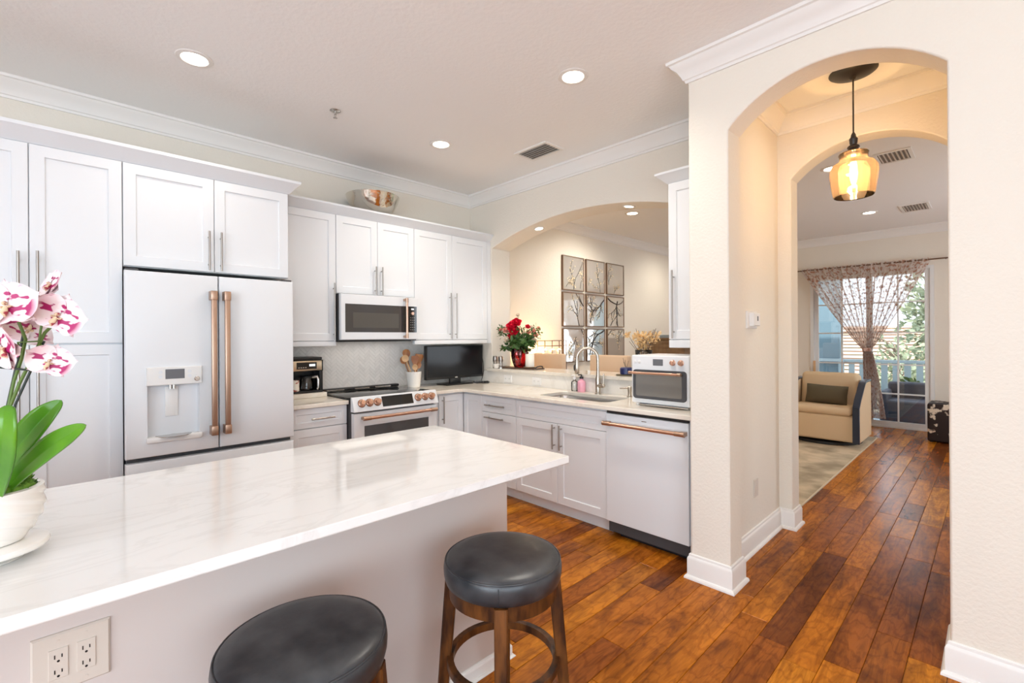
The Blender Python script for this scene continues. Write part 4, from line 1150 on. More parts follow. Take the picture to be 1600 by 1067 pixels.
t = thing('coffee_carafe', 'glass coffee carafe with a black handle inside the coffee maker', 'carafe', (-3.955, 1.478, 0.9725))
mb = MB(); mb.lathe([(.048, .9735), (.054, .980), (.056, 1.01), (.052, 1.05), (.044, 1.075)], (-3.955, 1.478, 0), 32, cap1=False); mb.build('glass_body', M['clear'], t)
mb = MB(); mb.lathe([(.045, 1.072), (.047, 1.076), (.047, 1.088), (.030, 1.096), (.004, 1.098)], (-3.955, 1.478, 0), 28); mb.build('lid', M['black'], t)
mb = MB(); mb.tube([(-3.925, 1.515, 1.080), (-3.905, 1.545, 1.082), (-3.900, 1.551, 1.06), (-3.900, 1.551, .995), (-3.905, 1.543, .982)], .008, 10, flat=1.4); mb.build('handle', M['steel'], t)
t = thing('mug', 'small cream mug with red and brown print, left of the carafe', 'mug', (-3.925, 1.375, 0.972))
mb = MB(); mb.lathe([(.033, .9725), (.036, .976), (.036, 1.058), (.034, 1.061), (.032, 1.058), (.032, .980)], (-3.925, 1.372, 0), 28); mb.build('cup', M['mug'], t)
mb = MB(); mb.tube([(-3.925, 1.337, 1.045), (-3.925, 1.315, 1.040), (-3.925, 1.312, 1.01), (-3.925, 1.335, .995)], .005, 8); mb.build('handle', M['mug'], t)

# utensil crock
CX, CY = -3.925, 2.487
t = thing('utensil_crock', 'white woven-pattern ceramic crock beside the range', 'crock', (CX, CY, 0.9155))
def weave(a, h): return 1 + 0.034 * abs(sin(7 * a + h * 95)) + 0.034 * abs(sin(7 * a - h * 95))
prof = [(.052, .9158)] + [(.0565 + .013 * min(1, i / 10), .920 + .0132 * i) for i in range(11)] + [(.070, 1.072), (.065, 1.072), (.058, .93)]
mb = MB(); mb.lathe(prof, (CX, CY, 0), 84, mod=weave); mb.build('vessel', M['ceramic'], t, smooth=60)
def spoon(name, label, base, tip, w, ln, mat, kind='spoon', thick=0.006, roll=0.0):
    """handle from inside the crock to a bowl or blade at the tip"""
    w *= 1.22
    b_, e = Vector(base), Vector(tip)
    ax = (e - b_).normalized()
    toward = Vector((0.85, -0.52, 0.0)).normalized()
    sd = ax.cross(toward).normalized()
    nr = sd.cross(ax).normalized()
    if roll:
        q = Matrix.Rotation(roll, 3, ax); sd = q @ sd; nr = q @ nr
    t = thing(name, label, 'kitchen utensil', base, 'wooden utensils in the crock')
    mb = MB(); mb.tube([b_, e - ax * ln * 0.9], [.0055, .0065], 10); mb.build('handle', M[mat], t)
    mb = MB()
    rows = []
    nu, nv = 14, 9
    for sgn in (1, -1):
        rows = []
        for i in range(nu + 1):
            s_ = i / nu
            if kind == 'spoon': ww = w * sqrt(max(0, 1 - (2 * s_ - 1) ** 2)) * (0.92 + .16 * s_)
            elif kind == 'fork': ww = w * (0.35 + 0.65 * min(1, s_ * 2.2)) * (1 if s_ < .97 else .8)
            else: ww = w * (0.3 + 0.7 * min(1, s_ * 1.7)) * (1 if s_ < .93 else sqrt(max(0, 1 - ((s_ - .93) / .07) ** 2)) * .5 + .5)
            row = []
            for j in range(nv):
                v = -1 + 2 * j / (nv - 1)
                dish = (1 - v * v) * (0.35 * w if kind == 'spoon' else 0.05 * w) * sin(pi * s_)
                row.append(e - ax * ln * (1 - s_) + sd * ww * v - nr * dish + nr * sgn * thick / 2 * (1 - abs(v) ** 3))
            rows.append(row)
        mb.grid(rows)
    bmesh.ops.remove_doubles(mb.bm, verts=mb.bm.verts, dist=0.0004)
    mb.build('bowl' if kind == 'spoon' else 'blade', M[mat], t, smooth=60)
zb = 0.945
spoon('wooden_spoon', 'tall brown wooden spoon at the back of the crock', (CX - .01, CY - .005, zb), (-3.965, 2.420, 1.290), .030, .085, 'wood_spoon')
spoon('wooden_spoon', 'pale wooden spoon leaning left out of the crock', (CX + .01, CY + .015, zb), (-3.905, 2.365, 1.235), .027, .075, 'wood_light')
spoon('wooden_spoon', 'dark wooden spoon leaning left behind the pale spoon', (CX - .02, CY + .01, zb), (-3.95, 2.375, 1.222), .030, .080, 'wood_spoon', roll=.3)
spoon('wooden_spatula', 'reddish wooden spatula standing in the middle of the crock', (CX + .02, CY - .01, zb), (-3.90, 2.487, 1.225), .030, .100, 'wood_spoon', 'blade')
spoon('wooden_spoon', 'short pale wooden spoon low at the front of the crock', (CX + .035, CY + .0, zb), (-3.868, 2.462, 1.145), .022, .060, 'wood_light', roll=-.2)
spoon('wooden_fork', 'wooden salad fork leaning right in the crock', (CX, CY - .02, zb), (-3.94, 2.545, 1.238), .022, .090, 'wood_spoon', 'fork', roll=.3)
spoon('wooden_spatula', 'slim dark wooden spatula leaning farthest right in the crock', (CX, CY - .03, zb), (-3.935, 2.590, 1.232), .020, .110, 'wood_spoon', 'blade', roll=.6)
spoon('wooden_spoon', 'brown wooden spoon low at the right of the crock', (CX + .02, CY - .02, zb), (-3.90, 2.530, 1.165), .025, .070, 'wood_spoon', roll=.2)

# television
t = thing('television', 'black flat television on a foot in the kitchen corner', 'television', (-3.92, 2.97, 0.915))
TX = -3.885
mb = MB(); mb.box(TX - .045, TX, 2.603, 3.335, 0.978, 1.318, b=.006); mb.build('housing', M['black'], t)
T = TA(TX)
mb = MB(); mb.rects(T, [(2.615, 3.323, 1.000, 1.308, -.0005), (2.615, 3.323, 1.000, 1.308, .0008)]); mb.build('screen', pm('dark_tv_panel', (0.012, 0.012, 0.013), 0.16, spec=0.22), t, smooth=0)
mb = MB(); mb.rects(T, [(2.952, 2.986, .985, .993, -.0002), (2.952, 2.986, .985, .993, .0010)]); mb.build('badge', M['steel'], t, smooth=0)
mb = MB(); mb.box(TX - .035, TX - .012, 2.90, 3.04, 0.925, 0.985, b=.003); mb.build('neck', M['black'], t)
mb = MB(); mb.box(TX - .11, TX + .075, 2.80, 3.14, 0.9155, 0.927, b=.005); mb.build('foot', M['black'], t)
mb = MB(); mb.tube([(TX - .02, 3.338, 1.20), (TX - .01, 3.348, 1.12), (TX - .005, 3.350, 1.04), (TX - .01, 3.340, .98), (TX - .02, 3.330, .93), (TX + .02, 3.27, .920)], .0035, 8); mb.build('power_cord', M['black'], t)
rc = thing('remote_control', 'dark remote control lying beside the television foot', 'remote control', (-3.84, 3.20, .916))
mb = MB(); mb.obox(Matrix.Translation((-3.815, 3.245, .925)) @ Matrix.Rotation(radians(62), 4, 'Z'), .16, .045, .018, .004); mb.build('case', M['black'], rc)
mb = MB()
for i in range(5):
    for j in range(2): mb.obox(Matrix.Translation((-3.815, 3.245, .935)) @ Matrix.Rotation(radians(62), 4, 'Z') @ Matrix.Translation((-.06 + i * .028, -.009 + j * .018, 0)), .014, .009, .002)
mb.build('buttons', M['plate'], rc, smooth=0)
mb = MB(); mb.tube([(-3.79, 3.16, .921), (-3.76, 3.21, .921), (-3.79, 3.27, .921), (-3.74, 3.30, .924), (-3.70, 3.25, .921), (-3.74, 3.20, .921), (-3.77, 3.24, .926)], .0045, 8)
tag(mb.build('coiled_cable', M['black'], smooth=60), 'short black cable curled on the counter beside the television', 'cable')

# bowl on the cabinets
mb = MB()
mb.lathe([(.09, 0.0005), (.11, .004), (.155, .035), (.195, .085), (.222, .14), (.236, .185), (.238, .189), (.234, .189), (.218, .14), (.19, .087), (.15, .04), (.10, .012)], (-3.96, 2.085, 2.5), 56)
tag(mb.build('metal_bowl', M['chrome'], smooth=60), 'large shiny hammered metal bowl on top of the wall cabinets', 'bowl')

# toaster oven
OX0, OX1, OY0, OY1, OZ0, OZ1 = -1.797, -1.372, 2.935, 3.315, 0.932, 1.268
t = thing('toaster_oven', 'white countertop oven with copper knobs and handle beside the column', 'toaster oven', (-1.585, 3.12, 0.9155))
mb = MB(); mb.box(OX0, OX1, OY0, OY1, OZ0, OZ1, b=.010, seg=3); mb.build('body', M['appl'], t)
T = TB(OY0)
def rr(u0, u1, v0, v1, r, n):
    return [(u, v) for u, v in rrect(u0, u1, v0, v1, r)]
def rpanel(mb, u0, u1, v0, v1, r, n0, n1):
    mb.prism(rrect(u0, u1, v0, v1, r), lambda u, v, d: T(u, v, d), n0, n1)
mb = MB(); rpanel(mb, -1.779, -1.389, 0.966, 1.168, .022, -.001, .012); od = mb.build('door', M['dark_gap'], t, smooth=20, mods=[BEV(.002)])
mb = MB(); rpanel(mb, -1.755, -1.418, 0.986, 1.140, .012, .0118, .0130); mb.build('window', pm('oven_window_glass', (0.17, 0.16, 0.145), 0.09, spec=0.7), od, smooth=20)
pro_handle('handle', (-1.786, OY0 - .050, 1.147), (-1.412, OY0 - .050, 1.147), (0, .036, 0), od, r=.0085, end=.02)
for x in (-1.485, -1.428):
    mb = MB(); mb.lathe([(.020, 0), (.020, .004), (.0165, .006), (.0155, .020), (.013, .022), (.002, .022)], (0, 0, 0), 24); mb.box(-.0025, .0025, -.013, .013, .021, .025, b=.0008)
    mb.xf(Matrix.Translation((x, OY0 + .0005, 1.222)) @ Matrix.Rotation(radians(90), 4, 'X') @ Matrix.Rotation(0.0 if x < -1.45 else -.9, 4, 'Z')); mb.build('knob', M['copper'], t)
mb = MB(); rpanel(mb, -1.630, -1.556, 1.199, 1.243, .003, -.001, .0015); mb.build('display', M['screen_dim'], t, smooth=20)
for x in (-1.768, -1.735):
    mb = MB(); mb.lathe([(.011, -.0005), (.011, .002), (.009, .003)], (0, 0, 0), 20); mb.xf(Matrix.Translation((x, OY0, 1.222)) @ Matrix.Rotation(radians(90), 4, 'X')); mb.build('button', M['white_plastic'], t)
for x in (OX0 + .035, OX1 - .035):
    for y in (OY0 + .035, OY1 - .04):
        mb = MB(); mb.lathe([(.018, .9156), (.020, .918), (.020, .934)], (x, y, 0), 16); mb.build('foot', M['white_plastic'], t)
mb = MB(); mb.box(OX0 + .06, OX1 - .01, OY0 - .006, OY0 + .25, .921, .931, b=.002); mb.build('crumb_tray', M['steel'], t)

# soap bottles behind the sink
def soap(label, x, y, r, h, mat, pump):
    t = thing('soap_bottle', label, 'soap bottle', (x, y, .9155), 'soap bottles behind the sink')
    mb = MB(); mb.lathe([(r * .9, .9158), (r, .921), (r, .915 + h * .72), (r * .85, .915 + h * .82), (r * .42, .915 + h * .9), (r * .42, .915 + h)], (x, y, 0), 28); mb.build('bottle', M[mat], t, smooth=50)
    mb = MB(); mb.lathe([(r * .48, .915 + h), (r * .48, .915 + h + .018), (r * .2, .915 + h + .020), (r * .2, .915 + h + .036)], (x, y, 0), 16); mb.tube([(x, y, .915 + h + .036), (x - .012, y - .03, .915 + h + .034)], .005, 8); mb.build('pump', M[pump], t)
soap('small bottle of pink dish soap with a dark pump', -2.530, 3.312, .036, .115, 'pink_soap', 'black')
soap('small clear soap bottle left of the pink soap bottle', -2.612, 3.318, .030, .105, 'clear', 'white_plastic')
# ------------------------------------------------------------------ on the ledge
LZ = 1.0685
mb = MB()
mb.box(-3.80, -3.22, 3.435, 3.60, LZ, LZ + .012, b=.004)
t = thing('serving_tray', 'dark wooden tray under the vase of roses on the ledge', 'tray', (-3.51, 3.52, LZ))
mb.build('board', M['tray_wood'], t)
for x, s_ in ((-3.795, -1), (-3.225, 1)):
    mb = MB(); mb.tube([(x, 3.46, LZ + .010), (x + s_ * .012, 3.475, LZ + .028), (x + s_ * .014, 3.52, LZ + .034), (x + s_ * .012, 3.56, LZ + .028), (x, 3.575, LZ + .010)], .006, 8); mb.build('handle', M['iron'], t)
TZ = LZ + .0125
t = thing('flower_vase', 'tall ruby glass vase on the dark tray', 'vase', (-3.50, 3.52, TZ))
fl = lambda a, h: 1 + .035 * cos(9 * a)
mb = MB(); mb.lathe([(.055, TZ), (.062, TZ + .01), (.080, TZ + .06), (.092, TZ + .12), (.092, TZ + .16), (.078, TZ + .21), (.072, TZ + .225)], (-3.50, 3.52, 0), 54, cap1=False, mod=fl); mb.build('glass', M['ruby'], t, smooth=50, mods=[('SOLIDIFY', dict(thickness=.004, offset=-1))])
def leaf_quads(mb, rnd, c, rad, n, s0, s1, shell=0.5, zs=1.0):
    for _ in range(n):
        d = Vector((rnd.gauss(0, 1), rnd.gauss(0, 1), rnd.gauss(0, 1))).normalized()
        k = shell + (1 - shell) * rnd.random()
        p = Vector(c) + Vector((d.x * rad[0], d.y * rad[1], d.z * rad[2])) * k
        a = (d + Vector((rnd.gauss(0, .5), rnd.gauss(0, .5), rnd.gauss(0, .5) + .2))).normalized()
        b_ = a.cross(Vector((rnd.gauss(0, 1), rnd.gauss(0, 1), rnd.gauss(0, 1)))).normalized()
        nn = a.cross(b_)
        s = s0 + (s1 - s0) * rnd.random()
        v = [p - a * s, p - a * s * .3 + b_ * s * .42 + nn * s * .1, p + a * s * .45 + b_ * s * .34 + nn * s * .08, p + a * s, p + a * s * .45 - b_ * s * .34 + nn * s * .08, p - a * s * .3 - b_ * s * .42 + nn * s * .1]
        mb.bm.faces.new([mb.bm.verts.new(q) for q in v])
def rose_mesh(r, rnd):
    mb = MB()
    for k, (f, h, seg) in enumerate(((1.0, .55, 5), (.78, .75, 5), (.56, .92, 4), (.34, 1.0, 3))):
        ph = rnd.random() * 6
        rows = []
        for i in range(6):
            s_ = i / 5
            row = []
            for j in range(20):
                a = 2 * pi * j / 20
                lobe = 1 + .13 * s_ * cos(seg * a + ph) 
                q = r * f * (0.25 + .85 * sin(min(1, s_ * 1.1) * pi / 2)) * lobe * (1 + .08 * s_)
                row.append(Vector((q * cos(a), q * sin(a), r * (-.55 + 1.25 * h * s_ - .12 * (s_ > .9) * f))))
            rows.append(row)
        mb.grid(rows, closed_v=True)
    mb.ball((0, 0, .1 * r), (.28 * r, .28 * r, .5 * r), 10, 6)
    return mb
bq = thing('rose_bouquet', 'bouquet of red, blush and cream roses with green leaves in the ruby vase', 'flowers', (-3.50, 3.52, TZ + .20))
rnd = random.Random(5)
B0 = Vector((0, 0, .02))
camdir = Vector((0.72, -0.69, 0.1)).normalized()
rights = Vector((RGT0.x, RGT0.y, 0))
heads = [('rosered', -.085, .235, .050), ('rosered', -.035, .270, .046), ('rosered', -.060, .190, .050), ('rosered', -.080, .135, .040), ('rosered', .085, .225, .024), ('rosepink', -.14, .195, .036), ('rosewhite', -.13, .095, .034), ('rosepink', .14, .185, .024), ('rosepink', .095, .165, .020), ('rosepink', .17, .14, .024), ('rosewhite', -.02, .345, .020), ('rosewhite', .035, .165, .026), ('rosewhite', .03, .12, .024), ('rosewhite', .155, .08, .026), ('rosewhite', .12, .22, .020), ('rosepink', -.20, .20, .018), ('rosepink', .20, .215, .016)]
stems = MB()
for mname, r_, z_, rad in heads:
    p = rights * r_ + Vector((0, 0, z_)) + camdir * (.06 - abs(r_) * .25) 
    me = rose_mesh(rad, rnd)
    ax = (p - Vector((0, 0, -.05))).normalized() * .5 + camdir * .7
    me.xf(Matrix.Translation(p) @ ax.normalized().to_track_quat('Z', 'Y').to_matrix().to_4x4())
    me.build('rose_bloom', M[mname], bq, local=True, smooth=60)
    stems.tube([Vector((r_ * -.1 * rights.x, r_ * -.1 * rights.y, -.19)), Vector((0, 0, .0)) + rights * r_ * .25, p - ax.normalized() * rad * .5], .0028, 6)
stems.build('stems', M['stem'], bq, local=True)
mb = MB()
leaf_quads(mb, rnd, (0, 0, .06), (.19, .16, .11), 380, .024, .044, .3)
leaf_quads(mb, rnd, rights * -.20 + Vector((0, 0, .18)), (.06, .05, .08), 60, .012, .022, .2)
leaf_quads(mb, rnd, rights * .18 + Vector((0, 0, .17)), (.07, .06, .10), 90, .012, .022, .2)
leaf_quads(mb, rnd, Vector((0, 0, .15)), (.17, .15, .09), 120, .014, .026, .5)
leaf_quads(mb, rnd, rights * -.17 + Vector((0, 0, .0)), (.06, .05, .04), 22, .022, .036, .3)
o = mb.build('leaves', M['foliage'], bq, local=True, smooth=0, recalc=False); o['kind'] = 'stuff'
def pillar(label, x, y, r, h, z):
    t = thing('candle', label, 'candle', (x, y, z))
    mb = MB(); mb.lathe([(r * .96, z + .0004), (r, z + .004), (r, z + h - .004), (r * .95, z + h), (r * .4, z + h - .004), (.002, z + h - .005)], (x, y, 0), 28); mb.build('wax', M['wax'], t)
    mb = MB(); mb.tube([(x, y, z + h - .006), (x + .001, y, z + h + .008)], .0012, 6); mb.build('wick', M['black'], t)
pillar('white pillar candle on the tray right of the ruby vase', -3.335, 3.50, .046, .130, TZ + .012)
mb = MB(); mb.lathe([(.06, TZ + .0003), (.065, TZ + .003), (.072, TZ + .011), (.066, TZ + .0115), (.05, TZ + .006)], (-3.335, 3.50, 0), 32)
tag(mb.build('candle_plate', M['champagne']), 'small golden plate under the white pillar candle', 'plate')
for x, lab in ((-3.762, 'tall steel and glass pepper mill at the left end of the ledge'), (-3.672, 'tall steel and glass salt mill, second from the left end of the ledge')):
    t = thing('spice_mill', lab, 'spice mill', (x, 3.405, LZ), 'salt and pepper mills')
    mb = MB(); mb.lathe([(.022, LZ + .0003), (.022, LZ + .010), (.017, LZ + .016)], (x, 3.405, 0), 20); mb.build('base', M['steel'], t)
    mb = MB(); mb.lathe([(.016, LZ + .0165), (.016, LZ + .070)], (x, 3.405, 0), 20); mb.build('glass_barrel', M['clear'], t)
    mb = MB(); mb.lathe([(.023, LZ + .0705), (.025, LZ + .078), (.025, LZ + .115), (.021, LZ + .126), (.002, LZ + .128)], (x, 3.405, 0), 20); mb.build('cap', M['nickel'], t)
mb = MB(); mb.lathe([(.024, LZ + .0003), (.028, LZ + .006), (.034, LZ + .030), (.041, LZ + .045), (.038, LZ + .045), (.030, LZ + .028), (.02, LZ + .01)], (-3.703, 3.368, 0), 28)
tag(mb.build('small_dish', M['ceramic'], smooth=50), 'little white dish in front of the spice mills', 'dish')
# navy tin with reed sticks, on a coaster
mb = MB(); mb.lathe([(.075, LZ + .0003), (.078, LZ + .004), (.075, LZ + .008)], (-2.185, 3.47, 0), 32)
tag(mb.build('coaster', M['olive']), 'round olive coaster under the navy diffuser on the ledge', 'coaster')
t = thing('reed_diffuser', 'navy blue diffuser jar with thin dark reeds on the ledge', 'diffuser', (-2.175, 3.47, LZ + .0085))
mb = MB(); mb.lathe([(.046, LZ + .0085), (.052, LZ + .014), (.052, LZ + .060), (.044, LZ + .068), (.03, LZ + .070)], (-2.175, 3.47, 0), 28, mod=lambda a, h: 1 + .03 * cos(8 * a)); mb.build('jar', M['navy_tin'], t)
for a, l in ((-.5, .07), (-.25, .055), (.3, .05), (-.75, .04)):
    mb = MB(); mb.tube([(-2.175, 3.47, LZ + .05), (-2.175 + l * a * 1.1 + .0, 3.47 + .01, LZ + .075 + l)], .0016, 6); mb.build('reed', M['iron'], t)
# dried flowers in a clear vase behind the toaster oven
DX, DY = -2.085, 3.60
t = thing('dried_flower_vase', 'clear glass vase on the ledge holding dried golden flowers', 'vase', (DX, DY, LZ))
mb = MB(); mb.lathe([(.06, LZ + .0004), (.066, LZ + .006), (.068, LZ + .17), (.072, LZ + .215)], (DX, DY, 0), 36, cap1=False); mb.build('glass', M['clear'], t, mods=[('SOLIDIFY', dict(thickness=.003, offset=-1))])
db = thing('dried_bouquet', 'spray of dried golden flowers behind the countertop oven', 'flowers', (DX, DY, LZ + .18))
mb = MB()
rnd = random.Random(9)
for k in range(26):
    a = rnd.random() * 6.28; rr_ = rnd.random() ** .6
    p = Vector((cos(a) * .15 * rr_, sin(a) * .10 * rr_, .10 + .12 * rnd.random()))
    mb.tube([(rnd.gauss(0, .012), rnd.gauss(0, .012), -.16), (p.x * .3, p.y * .3, .0), p], .0018, 5)
mb.build('stems', M['tray_wood'], db, local=True)
mb = MB()
leaf_quads(mb, rnd, (0, 0, .13), (.115, .09, .085), 260, .010, .022, .25)
leaf_quads(mb, rnd, rights * -.14 + Vector((0, 0, .165)), (.045, .035, .03), 40, .009, .018, .2)
leaf_quads(mb, rnd, rights * .10 + Vector((0, 0, .15)), (.06, .05, .05), 60, .010, .020, .2)
leaf_quads(mb, rnd, Vector((0, 0, .05)), (.07, .06, .06), 60, .010, .018, .2)
o = mb.build('petals', M['dried'], db, local=True, smooth=0, recalc=False); o['kind'] = 'stuff'

# ------------------------------------------------------------------ orchid on the island
def at(px, py, d):
    """point at depth d along the view axis under a pixel of the 1600 x 1067 frame"""
    return Vector((0, 0, CAM_H)) + (RGT * ((px - 800) / 731.5) - UPR * ((py - 526.6) / 731.5) + FWD) * d
KX, KY = -1.540, -0.107
t = thing('cake_stand', 'cream footed cake stand under the orchid pot', 'cake stand', (KX, KY, 0.9155))
mb = MB(); mb.lathe([(.002, .934), (.088, .934), (.094, .937), (.096, .943), (.094, .950), (.088, .9525), (.002, .9525)], (KX, KY, 0), 64); mb.build('plate', M['ceramic'], t, smooth=50)
mb = MB(); mb.lathe([(.055, .9158), (.057, .919), (.040, .924), (.038, .930), (.046, .9338)], (KX, KY, 0), 40); mb.build('foot', M['ceramic'], t)
PZ = 0.953
t = thing('potted_orchid', 'white orchid with magenta blotches in a swirled white pot on the island', 'potted plant', (KX, KY, PZ))
def swirl(a, h):
    w = 6 * a + (h - PZ) * 225
    return 1 + 0.026 * sin(w + .7 * sin(w)) * min(1, (h - PZ) / .015) * min(1, max(0, (1.072 - h) / .012))
prof = [(.050, PZ)] + [(.054 + .034 * sin(min(1, i / 34) * pi * .60), PZ + .002 + i * .0027) for i in range(44)] + [(.079, 1.072), (.075, 1.0725), (.073, 1.06)]
mb = MB(); mb.lathe(prof, (KX, KY, 0), 180, mod=swirl, cap1=False); mb.build('pot', M['ceramic'], t, smooth=60)
rnd = random.Random(21)
mb = MB()
rows = []
for i in range(9):
    r_ = .074 * sin(i / 8 * pi / 2)
    rows.append([Vector((KX + r_ * cos(2 * pi * j / 28), KY + r_ * sin(2 * pi * j / 28), 1.066 + .034 * cos(i / 8 * pi / 2) + rnd.uniform(-.003, .003))) for j in range(28)])
mb.grid(rows, closed_v=True)
leaf_quads(mb, rnd, (KX, KY, 1.070), (.075, .075, .036), 900, .004, .009, .85)
o = mb.build('moss', M['moss'], t, smooth=0, recalc=False); o['kind'] = 'stuff'
def orchid_leaf(pts, wdir, wmax, fold=.22, wpk=.55):
    """strap leaf along a smooth line of points"""
    P = [Vector(p) for p in pts]
    def cr(s_):
        n = len(P) - 1; k = min(int(s_ * n), n - 1); u = s_ * n - k
        p0, p1, p2, p3 = P[max(k - 1, 0)], P[k], P[k + 1], P[min(k + 2, n)]
        return 0.5 * (2 * p1 + (p2 - p0) * u + (2 * p0 - 5 * p1 + 4 * p2 - p3) * u * u + (3 * p1 - p0 - 3 * p2 + p3) * u ** 3)
    rows = []
    for i in range(25):
        s_ = i / 24
        c = cr(s_); tg = (cr(min(1, s_ + .02)) - cr(max(0, s_ - .02))).normalized()
        wd = (Vector(wdir) - tg * Vector(wdir).dot(tg)).normalized(); nn = tg.cross(wd)
        if nn.dot(FWD) > 0: nn = -nn
        w = wmax * (0.30 + .70 * sin(min(1, s_ / wpk) * pi / 2)) * (1 if s_ < wpk else max(0.0, cos(pi / 2 * (s_ - wpk) / (1 - wpk))) ** .75)
        rows.append([c + wd * w * v + nn * (abs(v) - .5) * w * fold for v in (-1, -.75, -.5, -.25, -.08, 0, .08, .25, .5, .75, 1)])
    mb = MB(); mb.grid(rows)
    bmesh.ops.remove_doubles(mb.bm, verts=mb.bm.verts, dist=.0003)
    return mb.build('leaf', M['leaf'], t, smooth=50, mods=[('SOLIDIFY', dict(thickness=.0028, offset=0))])
orchid_leaf([at(2, 775, 1.03), at(22, 709, 1.00), at(47, 674, .985), at(75, 644, .985), at(96, 625, 1.0)], RGT * .80 - UPR * .6, .027, .35, .5)
orchid_leaf([at(4, 774, 1.02), at(32, 738, 1.00), at(75, 700, .975), at(110, 677, .965), at(134, 664, .96)], RGT * .5 - UPR * .8, .0225, .25, .5)
orchid_leaf([at(-6, 778, .99), at(-1, 735, .95), at(2, 690, .92), at(5, 655, .915), at(8, 634, .93)], RGT, .031, .15, .6)
orchid_leaf([at(-5, 772, 1.04), at(-40, 735, 1.06), at(-85, 705, 1.08), at(-120, 705, 1.1)], UPR * .8 + RGT * .4, .036, .2)
orchid_leaf([at(-4, 770, 1.06), at(-25, 735, 1.10), at(-45, 700, 1.16), at(-55, 690, 1.2)], RGT, .036, .2)
for nm, mname, pts, r_ in (('flower_stem', 'stem', [(8, 745, 1.03), (14, 640, 1.03), (30, 600, 1.03), (50, 560, 1.03), (60, 540, 1.03), (70, 520, 1.02), (82, 508, 1.01)], .0032),
                           ('flower_stem', 'stem', [(4, 745, 1.04), (10, 650, 1.04), (22, 595, 1.04), (34, 560, 1.04), (40, 530, 1.03), (28, 500, 1.02)], .003),
                           ('flower_stem', 'stem', [(60, 540, 1.03), (66, 500, 1.035), (70, 465, 1.04), (78, 452, 1.04)], .0022),
                           ('flower_stem', 'stem', [(34, 560, 1.04), (28, 535, 1.03), (60, 533, 1.03), (76, 555, 1.02)], .0018),
                           ('stake', 'stake', [(6, 745, 1.045), (12, 632, 1.045), (37, 521, 1.045)], .0026),
                           ('stake', 'stake', [(10, 745, 1.035), (24, 632, 1.035), (69, 533, 1.035)], .0024),
                           ('cross_bar', 'stake', [(-25, 572, 1.028), (67, 580, 1.028)], .0022)):
    mb = MB(); mb.tube([at(*p) for p in pts], r_, 8); mb.build(nm, M[mname], t)
def tepal(mb, ang, ln, wd, cup=.18, z0=0.0):
    rows = []
    for i in range(11):
        s_ = i / 10
        w = wd * (sin(min(1, .08 + s_ * 1.0) ** .75 * pi) ** .62 if s_ < 1 else 0)
        row = []
        for j in range(9):
            v = -1 + 2 * j / 8
            x, y = v * w, s_ * ln
            z = z0 + cup * ln * (s_ * s_ * .5 - .25 * s_) + .10 * w * v * v + .0012 * sin(9 * s_ + 5 * v)
            row.append(Vector((x * cos(ang) + y * sin(ang) * 1, -x * sin(ang) + y * cos(ang), z)))
        rows.append(row)
    mb.grid(rows)
def make_flower():
    mb = MB()
    tepal(mb, 0, .046, .020, .1, -.002)
    tepal(mb, radians(128), .044, .019, .1, -.003)
    tepal(mb, radians(232), .044, .019, .1, -.003)
    tepal(mb, radians(72), .052, .034, .15, .001)
    tepal(mb, radians(288), .052, .034, .15, .001)
    bmesh.ops.remove_doubles(mb.bm, verts=mb.bm.verts, dist=.0002)
    f = mb.build('flower', M['petal'], t, local=True, smooth=60, recalc=False)
    mb = MB()
    mb.ball((0, .004, .006), (.0034, .0038, .005), 12, 8)
    for s_ in (-1, 1): mb.ball((s_ * .006, -.002, .005), (.0032, .0022, .004), 10, 6)
    mb.tube([(0, -.002, .004), (0, -.012, .010), (0, -.019, .008)], [.0035, .005, .0015], 10)
    mb.build('lip', M['lip'], f, local=True, smooth=60)
    return f
fl0 = make_flower()
base_v = Vector((KX, KY, PZ))
def place_flower(f, p, yaw, pitch, spin, sc):
    nrm = (-FWD + RGT * math.tan(yaw) + UPR * math.tan(pitch)).normalized()
    q = nrm.to_track_quat('Z', 'Y').to_matrix().to_4x4()
    f.matrix_local = Matrix.Translation(p - base_v) @ q @ Matrix.Rotation(spin, 4, 'Z') @ Matrix.Scale(sc, 4)
fl = [((12, 478), .95, .22, .05, .15, 1.22), ((92, 494), 1.0, .12, -.1, -.45, 1.16), ((80, 446), 1.03, -.45, .3, .35, .86), ((46, 514), 1.055, .35, -.6, 2.6, 1.0), ((8, 545), .965, -.3, -.35, .7, 1.12), ((78, 566), 1.01, .45, .1, -.3, .92), ((-35, 505), .99, .1, 0, .2, 1.1), ((24, 508), 1.07, .6, .4, 1.2, .9)]
for k, ((px, py), d, yw, pt, sp, sc) in enumerate(fl):
    f = fl0 if k == 0 else copy_tree(fl0, parent=t)
    place_flower(f, at(px, py, d), yw, pt, sp, sc)

# ------------------------------------------------------------------ dining side
def counter_chair(label, x):
    t = thing('counter_chair', label, 'chair', (x, 4.05, 0), 'beige counter chairs behind the ledge')
    mb = MB(); mb.box(x - .235, x + .235, 4.10, 4.175, .70, 1.205, b=.018, seg=3); mb.build('backrest', M['beige_fabric'], t, mods=[])
    mb = MB(); mb.box(x - .23, x + .23, 3.77, 4.10, .60, .70, b=.02, seg=3); mb.build('seat', M['beige_fabric'], t)
    for sx in (-.2, .2):
        for y in (3.80, 4.13):
            mb = MB(); mb.box(x + sx - .02, x + sx + .02, y - .02, y + .02, .0005, .605 if y < 4 else .70, b=.003); mb.build('leg', M['tray_wood'], t)
    mb = MB(); mb.box(x - .2, x + .2, 3.79, 3.81, .22, .25); mb.build('foot_rail', M['tray_wood'], t, smooth=0)
counter_chair('beige upholstered chair back behind the ledge, right of the white candle', -3.635)
counter_chair('beige upholstered chair back behind the ledge, between the faucet and the oven', -2.79)

